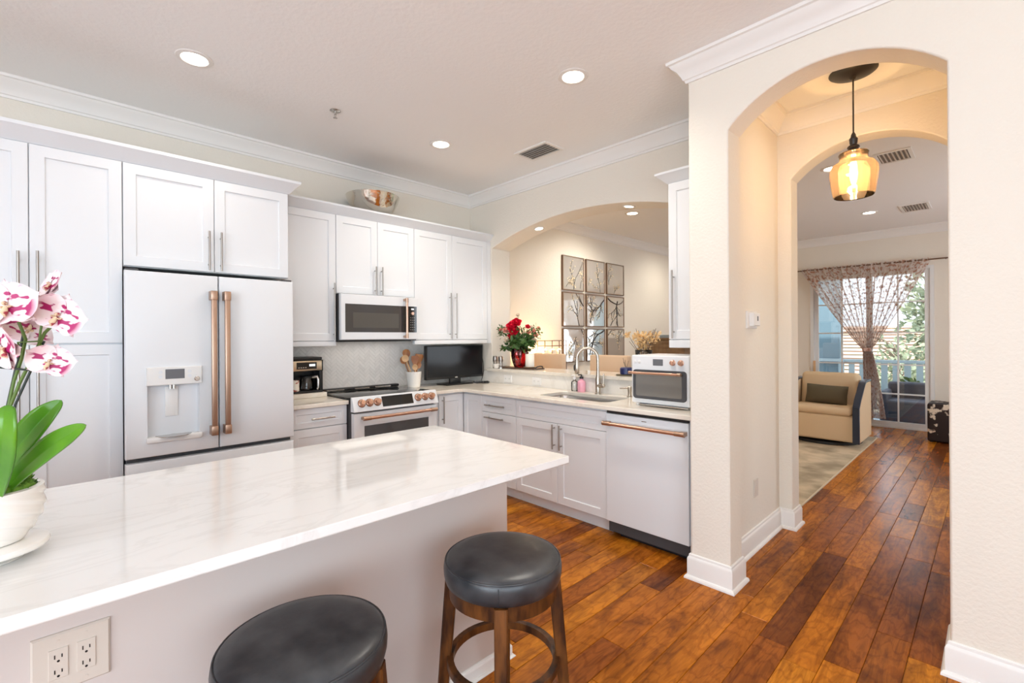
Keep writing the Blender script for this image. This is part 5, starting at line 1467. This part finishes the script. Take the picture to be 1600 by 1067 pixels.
# console table with a wire lantern rack
t = thing('console_table', 'long brown console table under the mirrors', 'console table', (-3.95, 5.5, 0))
mb = MB(); mb.box(-4.13, -3.78, 4.20, 6.95, .82, .86, b=.004); mb.build('top', M['console_wood'], t)
for x in (-4.10, -3.81):
    for y in (4.25, 6.9):
        mb = MB(); mb.box(x - .025, x + .025, y - .025, y + .025, .0005, .82); mb.build('leg', M['console_wood'], t, smooth=0)
t = thing('wire_candle_rack', 'square wire candle rack on the console left of the mirrors', 'candle rack', (-3.93, 4.51, .8605))
mb = MB()
for x in (-3.99, -3.87):
    for y in (4.33, 4.47, 4.61, 4.75):
        mb.tube([(x, y, .8608), (x, y, 1.355)], .005, 6)
    for z in (1.352, 1.285, .90):
        mb.tube([(x, 4.33, z), (x, 4.75, z)], .005, 6)
for y in (4.33, 4.47, 4.61, 4.75):
    for z in (1.352, 1.285): mb.tube([(-3.99, y, z), (-3.87, y, z)], .005, 6)
mb.build('wire_frame', M['rod'], t)
mb = MB(); mb.box(-3.995, -3.865, 4.325, 4.755, 1.160, 1.168); mb.build('shelf', M['rod'], t, smooth=0)
for k, y in enumerate((4.40, 4.54, 4.68)):
    c = thing('votive_candle', ('lit votive candle at the left of the wire rack', 'lit votive candle in the middle of the wire rack', 'lit votive candle at the right of the wire rack')[k], 'candle', (-3.93, y, 1.1685), 'votives in the wire rack')
    mb = MB(); mb.lathe([(.030, 1.1688), (.034, 1.172), (.036, 1.235), (.033, 1.235), (.030, 1.225), (.002, 1.224)], (-3.93, y, 0), 20); mb.build('cup', M['wax'], c)
    mb = MB(); mb.lathe([(.001, 1.224), (.007, 1.234), (.008, 1.243), (.004, 1.258), (.001, 1.266)], (-3.93, y, 0), 12); mb.build('flame', M['glow'], c)
    lamp('candle_light', 'POINT', (0, 0, .09), 1.6, (1.0, 0.62, 0.28), parent=c, shadow_soft_size=.02)
c = thing('candle', 'lit cream candle on the console behind the rose bouquet', 'candle', (-3.98, 4.255, .8605))
mb = MB(); mb.lathe([(.042, .861), (.045, .866), (.045, 1.16), (.04, 1.165), (.002, 1.155)], (-3.98, 4.255, 0), 24); mb.build('wax', M['wax'], c)
mb = MB(); mb.lathe([(.001, 1.156), (.008, 1.170), (.009, 1.182), (.004, 1.20), (.001, 1.21)], (-3.98, 4.255, 0), 12); mb.build('flame', M['glow'], c)
lamp('candle_light', 'POINT', (0.03, 0, .34), 4.0, (1.0, 0.62, 0.28), parent=c, shadow_soft_size=.03)

# nine square mirrors with painted branches
rows_ = [(2.050, 2.530, 'top'), (1.545, 2.022, 'middle'), (1.040, 1.515, 'bottom')]
cols_ = [(4.995, 5.475, 'left'), (5.530, 5.990, 'centre'), (6.050, 6.520, 'right')]
rnd = random.Random(4)
def branch(mb, mb2, p, a, ln, r, depth, lim):
    pts = [p]
    q = p
    for i in range(5):
        a += rnd.uniform(-.4, .4)
        q = (q[0] + cos(a) * ln / 5, q[1] + sin(a) * ln / 5)
        if not (lim[0] < q[0] < lim[1] and lim[2] < q[1] < lim[3]): break
        pts.append(q)
        if depth and rnd.random() < .55: branch(mb, mb2, q, a + rnd.choice((-1, 1)) * rnd.uniform(.5, 1.0), ln * .55, r * .6, depth - 1, lim)
        if rnd.random() < (.45 if depth < 2 else .2):
            for _ in range(rnd.choice((1, 2, 3))):
                c = (q[0] + rnd.uniform(-.022, .022), q[1] + rnd.uniform(-.022, .022))
                if lim[0] < c[0] < lim[1] and lim[2] < c[1] < lim[3]:
                    s_ = rnd.uniform(.005, .010)
                    mb2.lathe([(s_, 0), (s_ * .6, .0008)], (XA + .0262, c[0], c[1]), 7, axis='x', mod=lambda a_, h: 1 + .25 * cos(5 * a_))
    if len(pts) > 1: mb.tube([(XA + .0262, u, v) for u, v in pts], [1.5 * r * (1 - .5 * i / len(pts)) for i in range(len(pts))], 5)
starts = {('top', 'left'): [(.5, .04, 1.6, .42, .003), (.15, .1, 1.0, .16, .002), (.8, .08, 1.3, .15, .002)], ('top', 'centre'): [(.75, .02, 1.8, .26, .0025), (.12, .2, 1.4, .12, .0015), (.6, .5, 1.2, .12, .0015)], ('top', 'right'): [(.1, .3, 1.2, .22, .0025), (.4, .04, .5, .12, .002)],
          ('middle', 'left'): [(.95, .62, 2.6, .42, .005), (.6, .98, -.8, .20, .003), (.75, .02, 2.0, .36, .004)], ('middle', 'centre'): [(.95, .85, 3.6, .40, .007), (.2, .9, -.9, .20, .003), (.05, .7, .3, .18, .003)], ('middle', 'right'): [(.06, .92, -.3, .40, .008), (.6, .85, -1.9, .50, .007), (.2, .05, .9, .30, .004)],
          ('bottom', 'left'): [(.85, .98, -.9, .30, .005), (.6, .75, -1.9, .22, .003)], ('bottom', 'centre'): [(.95, .95, 3.9, .42, .008), (.15, .2, 1.1, .36, .005), (.3, .55, .4, .2, .003)], ('bottom', 'right'): [(.05, .8, .5, .25, .004), (.9, .95, 4.0, .20, .003)]}
for z0, z1, rn in rows_:
    for y0_, y1_, cn in cols_:
        t = thing('mirror', {'top': 'square mirror', 'middle': 'square mirror', 'bottom': 'square mirror'}[rn] + ' with painted blossom branches, %s of the %s row on the dining wall' % ({'left': 'leftmost', 'centre': 'centre', 'right': 'rightmost'}[cn], rn), 'mirror', (XA, (y0_ + y1_) / 2, z0), 'nine mirrors on the dining wall')
        T = TA(XA + .0004)
        f = .012
        mb = MB()
        mb.rects(T, [(y0_, y1_, z0, z1, 0), (y0_, y1_, z0, z1, .030), (y0_ + f, y1_ - f, z0 + f, z1 - f, .030), (y0_ + f, y1_ - f, z0 + f, z1 - f, .0)], cap0=False, cap1=False)
        mb.build('frame', M['mirror_frame'], t, smooth=0)
        mb = MB(); mb.rects(T, [(y0_ + f, y1_ - f, z0 + f, z1 - f, .002), (y0_ + f, y1_ - f, z0 + f, z1 - f, .024)]); g = mb.build('glass', M['mirror'], t, smooth=0)
        mb, mb2 = MB(), MB()
        wy, wz = y1_ - y0_, z1 - z0
        for u, v, a, ln, r in starts[(rn, cn)]:
            branch(mb, mb2, (y0_ + wy * u, z0 + wz * v), a, ln, r, 2, (y0_ + f, y1_ - f, z0 + f, z1 - f))
        if len(mb.bm.verts): mb.build('painted_branch', M['branch'], g, smooth=0)
        if len(mb2.bm.verts): mb2.build('painted_blossoms', M['blossom_paint'], g, smooth=0)

# brown cabinet in the dining room
t = thing('plank_cabinet', 'low brown plank cabinet in the dining room, seen above the countertop oven', 'cabinet', (-3.65, 7.25, 0))
mb = MB(); mb.box(-3.93, -3.36, 7.02, 7.45, .0005, 1.34); mb.build('body', M['console_wood'], t, smooth=0)
mb = MB(); mb.box(-3.95, -3.34, 7.0, 7.47, 1.3405, 1.372, b=.004); mb.build('top', M['console_wood'], t)
for k in range(2):
    x0 = -3.925 + k * .281
    mb = MB()
    for j in range(4): mb.box(x0 + j * .0695, x0 + j * .0695 + .0675, 7.003, 7.0195, .08, 1.33, b=.003)
    d = mb.build('door', M['console_wood'], t)
    mb = MB(); mb.ball((x0 + (.25 if k == 0 else .03), 6.993, .75), .012, 12, 8); mb.build('knob', M['iron'], d)
mb = MB(); mb.box(-3.82, -3.58, 7.1, 7.3, 1.3725, 1.42, b=.004)
tag(mb.build('storage_box', pm('blue_grey_card', (0.28, 0.33, 0.36), 0.7)), 'flat blue-grey box lying on the brown plank cabinet', 'box')

# ------------------------------------------------------------------ living room
mb = MB(); mb.box(-3.30, -1.105, 4.34, 7.95, 0.0005, 0.012, b=.003)
t = thing('area_rug', 'beige and grey marbled rug under the armchair', 'rug', (-2.3, 6.1, 0)); mb.build('pile', M['rug'], t)
mb = MB()
for a in ((-3.31, -1.095, 4.33, 4.3398), (-3.31, -1.095, 7.9502, 7.96), (-1.1048, -1.095, 4.34, 7.95), (-3.31, -3.3002, 4.34, 7.95)): mb.box(*a, 0.0005, 0.0115)
mb.build('binding', pm('cream_binding', (0.62, 0.52, 0.38), 0.9), t, smooth=0)
AZ = 0.0125
t = thing('armchair', 'cream swivel armchair with dark navy arm edges on the rug', 'armchair', (-1.56, 7.35, AZ))
mb = MB(); mb.lathe([(.37, AZ + .0003), (.39, AZ + .006), (.39, AZ + .035), (.20, AZ + .045), (.20, AZ + .062)], (-1.56, 7.37, 0), 40); mb.build('swivel_base', M['black'], t)
mb = MB(); mb.box(-1.93, -1.17, 6.97, 7.72, AZ + .062, .40, b=.035, seg=4); mb.build('seat_base', M['armchair_fabric'], t)
mb = MB(); mb.box(-1.885, -1.21, 6.955, 7.50, .395, .495, b=.045, seg=5); mb.build('seat_cushion', M['armchair_fabric'], t)
mb = MB(); mb.obox(Matrix.Translation((-1.545, 7.545, .665)) @ Matrix.Rotation(radians(-9), 4, 'X'), .66, .20, .46, .06, 5); mb.build('back_cushion', M['armchair_fabric'], t)
mb = MB(); mb.box(-1.92, -1.18, 7.64, 7.76, .12, .80, b=.04, seg=4); mb.build('back_shell', M['armchair_fabric'], t)
for s_, x in ((1, -1.165), (-1, -1.925)):
    prof = [(6.965, .075), (6.965, .50), (7.06, .585), (7.34, .765), (7.45, .79), (7.74, .79), (7.74, .075)]
    mb = MB(); mb.prism(prof, lambda u, v, d: (d, u, v), x - .04 if s_ > 0 else x - .035, x + .035 if s_ > 0 else x + .04)
    arm = mb.build('arm', M['armchair_fabric'], t, smooth=20, mods=[BEV(.015, 3, 50)])
    inner = [(6.945, .072), (6.945, .51), (7.05, .605), (7.335, .785), (7.45, .812), (7.76, .812)]
    outer = [(6.972, .072), (6.972, .498), (7.066, .583), (7.345, .763), (7.452, .788), (7.76, .788)]
    mb = MB(); mb.prism(inner + outer[::-1], lambda u, v, d: (d, u, v), x - .036, x + .036)
    mb.build('arm_edge', M['navy_wood'], arm, smooth=20, mods=[BEV(.004, 2, 50)])
def pillow_mesh(mb, w, h, d):
    rows = []
    for sg in (1, -1):
        rows = []
        for i in range(17):
            u = -1 + 2 * i / 16
            row = []
            for j in range(13):
                v = -1 + 2 * j / 12
                k = (max(0, (1 - abs(u) ** 2.6)) * max(0, (1 - abs(v) ** 2.6))) ** .5
                pin = 1 - .05 * (1 - abs(u)) * abs(v) - .03 * (1 - abs(v)) * abs(u)
                row.append(Vector((u * w / 2 * pin, sg * d / 2 * k, v * h / 2 * pin)))
            rows.append(row)
        mb.grid(rows)
    bmesh.ops.remove_doubles(mb.bm, verts=mb.bm.verts, dist=.0005)
mb = MB(); pillow_mesh(mb, .47, .25, .15)
mb.xf(Matrix.Translation((-1.545, 7.315, .618)) @ Matrix.Rotation(radians(-16), 4, 'X') @ Matrix.Rotation(radians(2), 4, 'Y'))
tag(mb.build('throw_pillow', M['olive'], smooth=60), 'dark olive lumbar pillow on the cream armchair', 'pillow')
t = thing('ottoman', 'dark brown and white cowhide cube ottoman by the balcony doors', 'ottoman', (-.38, 8.4, 0))
mb = MB(); mb.box(-.605, -.14, 8.15, 8.62, .012, .50, b=.02, seg=3); mb.build('body', M['cowhide'], t)
for x in (-.57, -.175):
    for y in (8.19, 8.58):
        mb = MB(); mb.cyl((x, y, .0005), (x, y, .014), .018, 12); mb.build('foot', M['black'], t)

# balcony doors
dr_ = bpy.data.objects.new('door_1', None); C.objects.link(dr_); dr_.location = ((SL + SR) / 2, YF + .05, 0); ROOT['door_1'] = Vector(dr_.location)
struct(dr_, 'white framed sliding balcony doors with grid panes')
mb = MB()
y0_, y1_ = YF - .012, YF + .10
fw = .045
mb.box(SL + .001, SL + fw, y0_, y1_, .0005, SZ - .001); mb.box(SR - fw, SR - .001, y0_, y1_, .0005, SZ - .001)
mb.box(SL + fw, SR - fw, y0_, y1_, SZ - fw, SZ - .001); mb.box(SL + fw, SR - fw, y0_, y1_, .0005, .028)
mb.build('frame', M['door_frame'], dr_, smooth=0)
def sash(x0, x1, y, name):
    mb = MB(); w = .058
    z0, z1 = .029, SZ - fw - .001
    mb.box(x0, x0 + w, y - .016, y + .016, z0, z1); mb.box(x1 - w, x1, y - .016, y + .016, z0, z1)
    mb.box(x0 + w, x1 - w, y - .016, y + .016, z0, z0 + .065); mb.box(x0 + w, x1 - w, y - .016, y + .016, z1 - w, z1)
    s_ = mb.build('sash', M['door_frame'], dr_, smooth=0)
    mb = MB(); mb.box(x0 + w, x1 - w, y - .003, y + .003, z0 + .065, z1 - w); mb.build('glass', M['clear'], s_, smooth=0)
    mb = MB()
    xm = (x0 + x1) / 2
    mb.box(xm - .010, xm + .010, y - .009, y + .009, z0 + .065, z1 - w)
    for z in (.512, .950, 1.430, 1.890): mb.box(x0 + w, x1 - w, y - .0085, y + .0085, z - .010, z + .010)
    mb.build('muntins', M['door_frame'], s_, smooth=0)
    return s_
sl_ = sash(SL + fw + .001, -1.322, YF + .068, 'left'); sash(-1.352, SR - fw - .001, YF + .022, 'right')
mb = MB(); mb.box(-2.078, -2.042, YF - .03, YF - .014, .76, .98, b=.006); mb.build('handle', M['wood_light'], dr_)

# curtain
t = thing('curtain_rod', 'thin bronze curtain rod above the balcony doors', 'curtain rod', (-1.4, 8.89, 2.47))
mb = MB(); mb.tube([(-2.30, 8.89, 2.468), (-.40, 8.89, 2.468)], .010, 10); mb.build('rod', M['rod'], t)
for x in (-2.31, -.39):
    mb = MB(); mb.ball((x, 8.89, 2.468), .022, 14, 10); mb.build('finial', M['rod'], t)
for x in (-2.24, -.46):
    mb = MB(); mb.tube([(x, 8.89, 2.468), (x, 8.96, 2.468), (x, 8.999, 2.468)], .007, 8); mb.build('bracket', M['rod'], t)
t = thing('curtain', 'sheer floral curtain gathered to a knot in front of the balcony doors', 'curtain', (-1.4, 8.88, .15))
KZ = 1.175
rows = []
nz, nu = 64, 340
uvs = []
for i in range(nz + 1):
    z = 2.492 - (2.492 - .14) * i / nz
    if z > KZ:
        s_ = (z - KZ) / (2.45 - KZ); s_ = min(s_, 1)
        e_ = s_ ** .92
        xl = -1.345 - .05 + (-2.235 + 1.395) * e_; xr = -1.345 + .05 + (-.605 + 1.295) * e_
        amp = .016 + .014 * s_
    else:
        s_ = (KZ - z) / (KZ - .14)
        e_ = s_ ** .7
        xl = -1.395 - .02 * e_ + .03 * s_; xr = -1.295 + .175 * e_
        amp = .020
    row = []
    for j in range(nu + 1):
        u = j / nu
        ph = 2 * pi * 27 * u + .9 * sin(7 * u) + .4 * sin(3 * z)
        y = 8.875 + amp * sin(ph) + .006 * sin(2.3 * ph + z * 4)
        x = xl + (xr - xl) * (u + .010 * sin(ph * .5 + 1.3) + .006 * sin(ph))
        if abs(z - 2.468) < .03: y = 8.89 + .013 * sin(ph)
        row.append(Vector((x, y, z)))
    rows.append(row)
mb = MB()
V = mb.grid(rows)
uvl = mb.bm.loops.layers.uv.new('UVMap')
idx = {}
for i, r_ in enumerate(V):
    for j, v in enumerate(r_): idx[v] = (j / nu * 3.4, i / nz * 2.3)
for f in mb.bm.faces:
    for lp in f.loops: lp[uvl].uv = idx[lp.vert]
mb.build('sheer_panels', M['curtain'], t, smooth=80, recalc=False)
mb = MB(); mb.lathe([(.050, -.028), (.058, -.015), (.060, 0), (.058, .015), (.050, .028)], (-1.345, 8.875, KZ), 28, cap0=False, cap1=False, mod=lambda a, h: 1 if abs(sin(a)) < .8 else .75); mb.build('tie_band', pm('floral_tie', (0.62, 0.45, 0.38), 0.8, var=(30, (0.42, 0.22, 0.16), .45, .6)), t)

# ------------------------------------------------------------------ balcony and outdoors
mb = MB(); mb.box(-4.0, 1.0, YF + .14, 10.75, -.22, -.02)
struct(mb.build('floor_balcony', M['rail_paint'], smooth=0), 'pale balcony floor')
t = thing('balcony_railing', 'pale blue slatted balcony railing beyond the glass doors', 'railing', (-1.5, 10.62, -.02))
mb = MB(); mb.box(-4.0, 1.0, 10.58, 10.66, .90, .95); mb.build('top_rail', M['rail_paint'], t, smooth=0)
mb = MB(); mb.box(-4.0, 1.0, 10.59, 10.65, .06, .10); mb.build('bottom_rail', M['rail_paint'], t, smooth=0)
k = 0
x = -2.0
while x < -.5:
    mb = MB(); mb.box(x - .045, x + .045, 10.605, 10.635, .10, .90); mb.build('slat', M['rail_paint'], t, smooth=0); x += .16
for x0, x1, lab in ((-2.40, -2.03, 'blue-grey square post at the left end of the balcony'), (-.80, -.55, 'blue-grey square post at the right end of the balcony')):
    mb = MB(); mb.box(x0, x1, 10.66, 10.95, -3.0, 3.2); tag(mb.build('balcony_post', M['blue_paint'], smooth=0), lab, 'post', 'balcony posts')
t = thing('patio_chair', 'navy wicker chair on the balcony behind the right glass door', 'chair', (-.92, 9.75, -.0195))
mb = MB(); mb.box(-1.24, -.58, 9.45, 10.05, .03, .36, b=.04, seg=3); mb.build('seat', M['navy_wicker'], t)
mb = MB(); mb.box(-1.24, -.58, 9.98, 10.12, .03, .62, b=.05, seg=3); mb.build('backrest', M['navy_wicker'], t)
mb = MB(); mb.box(-1.28, -1.18, 9.45, 10.08, -.0195, .50, b=.04, seg=3); mb.build('arm', M['navy_wicker'], t)
mb = MB(); mb.box(-.64, -.54, 9.45, 10.08, -.0195, .50, b=.04, seg=3); mb.build('arm', M['navy_wicker'], t)
t = thing('potted_plant', 'leafy green plant on the balcony beside the railing', 'plant', (-.98, 10.36, -.0195))
mb = MB(); mb.lathe([(.10, -.019), (.13, .22), (.12, .22)], (-.98, 10.36, 0), 24); mb.build('pot', M['roof_tile'], t)
mb = MB(); leaf_quads(mb, random.Random(2), (-.98, 10.36, .45), (.17, .15, .24), 120, .04, .09, .2); o = mb.build('leaves', M['foliage'], t, smooth=0, recalc=False); o['kind'] = 'stuff'
mb = MB(); mb.box(-30, 30, 10.9, 70, -3.3, -3.2)
struct(mb.build('ground', pm('lawn', (0.16, 0.20, 0.08), 0.95), smooth=0), 'lawn below the balcony')
t = thing('neighbouring_house', 'house with a terracotta roof beyond the balcony', 'house', (-5, 27, -3.2))
mb = MB(); mb.box(-14, 1.0, 22.5, 31, -3.199, -.4); mb.build('wall', M['stucco'], t, smooth=0)
mb = MB()
for k in range(16):
    y0_ = 22.0 + k * .30; z0 = -.40 + k * .14
    mb.box(-14.5, 1.5, y0_, y0_ + .36, z0, z0 + .10)
mb.box(-14.5, 1.5, 26.7, 31.2, -.4, 1.80)
mb.build('roof', M['roof_tile'], t, smooth=0)
def tree(label, x, y, z, rad, n, s0, s1, sd):
    t = thing('tree', label, 'tree', (x, y, -3.2), 'trees beyond the balcony')
    rn = random.Random(sd)
    mb = MB(); mb.tube([(x, y, -3.199), (x + .1, y, -1), (x - .05, y + .05, z - rad[2] * .3), (x + .1, y, z + rad[2] * .5)], [.16, .12, .08, .02], 10)
    for k in range(9):
        a = rn.random() * 6.28; h = z - rad[2] * .4 + k * rad[2] * .12
        mb.tube([(x, y, h), (x + cos(a) * rad[0] * .4, y + sin(a) * rad[1] * .4, h + rad[2] * .25), (x + cos(a) * rad[0] * .8, y + sin(a) * rad[1] * .8, h + rad[2] * .35)], [.05, .03, .008], 6)
    mb.build('trunk', M['bark'], t)
    mb = MB(); leaf_quads(mb, rn, (x, y, z), rad, n, s0, s1, .3)
    o = mb.build('crown', M['tree'], t, smooth=0, recalc=False); o['kind'] = 'stuff'
tree('loose leafy tree right of the curtain knot, just beyond the railing', -.80, 13.6, 1.6, (.75, .8, 1.7), 1500, .05, .11, 1)
tree('smaller tree behind the curtain knot, farther from the balcony', -1.95, 17.5, .2, (.9, .9, 1.3), 700, .06, .12, 2)
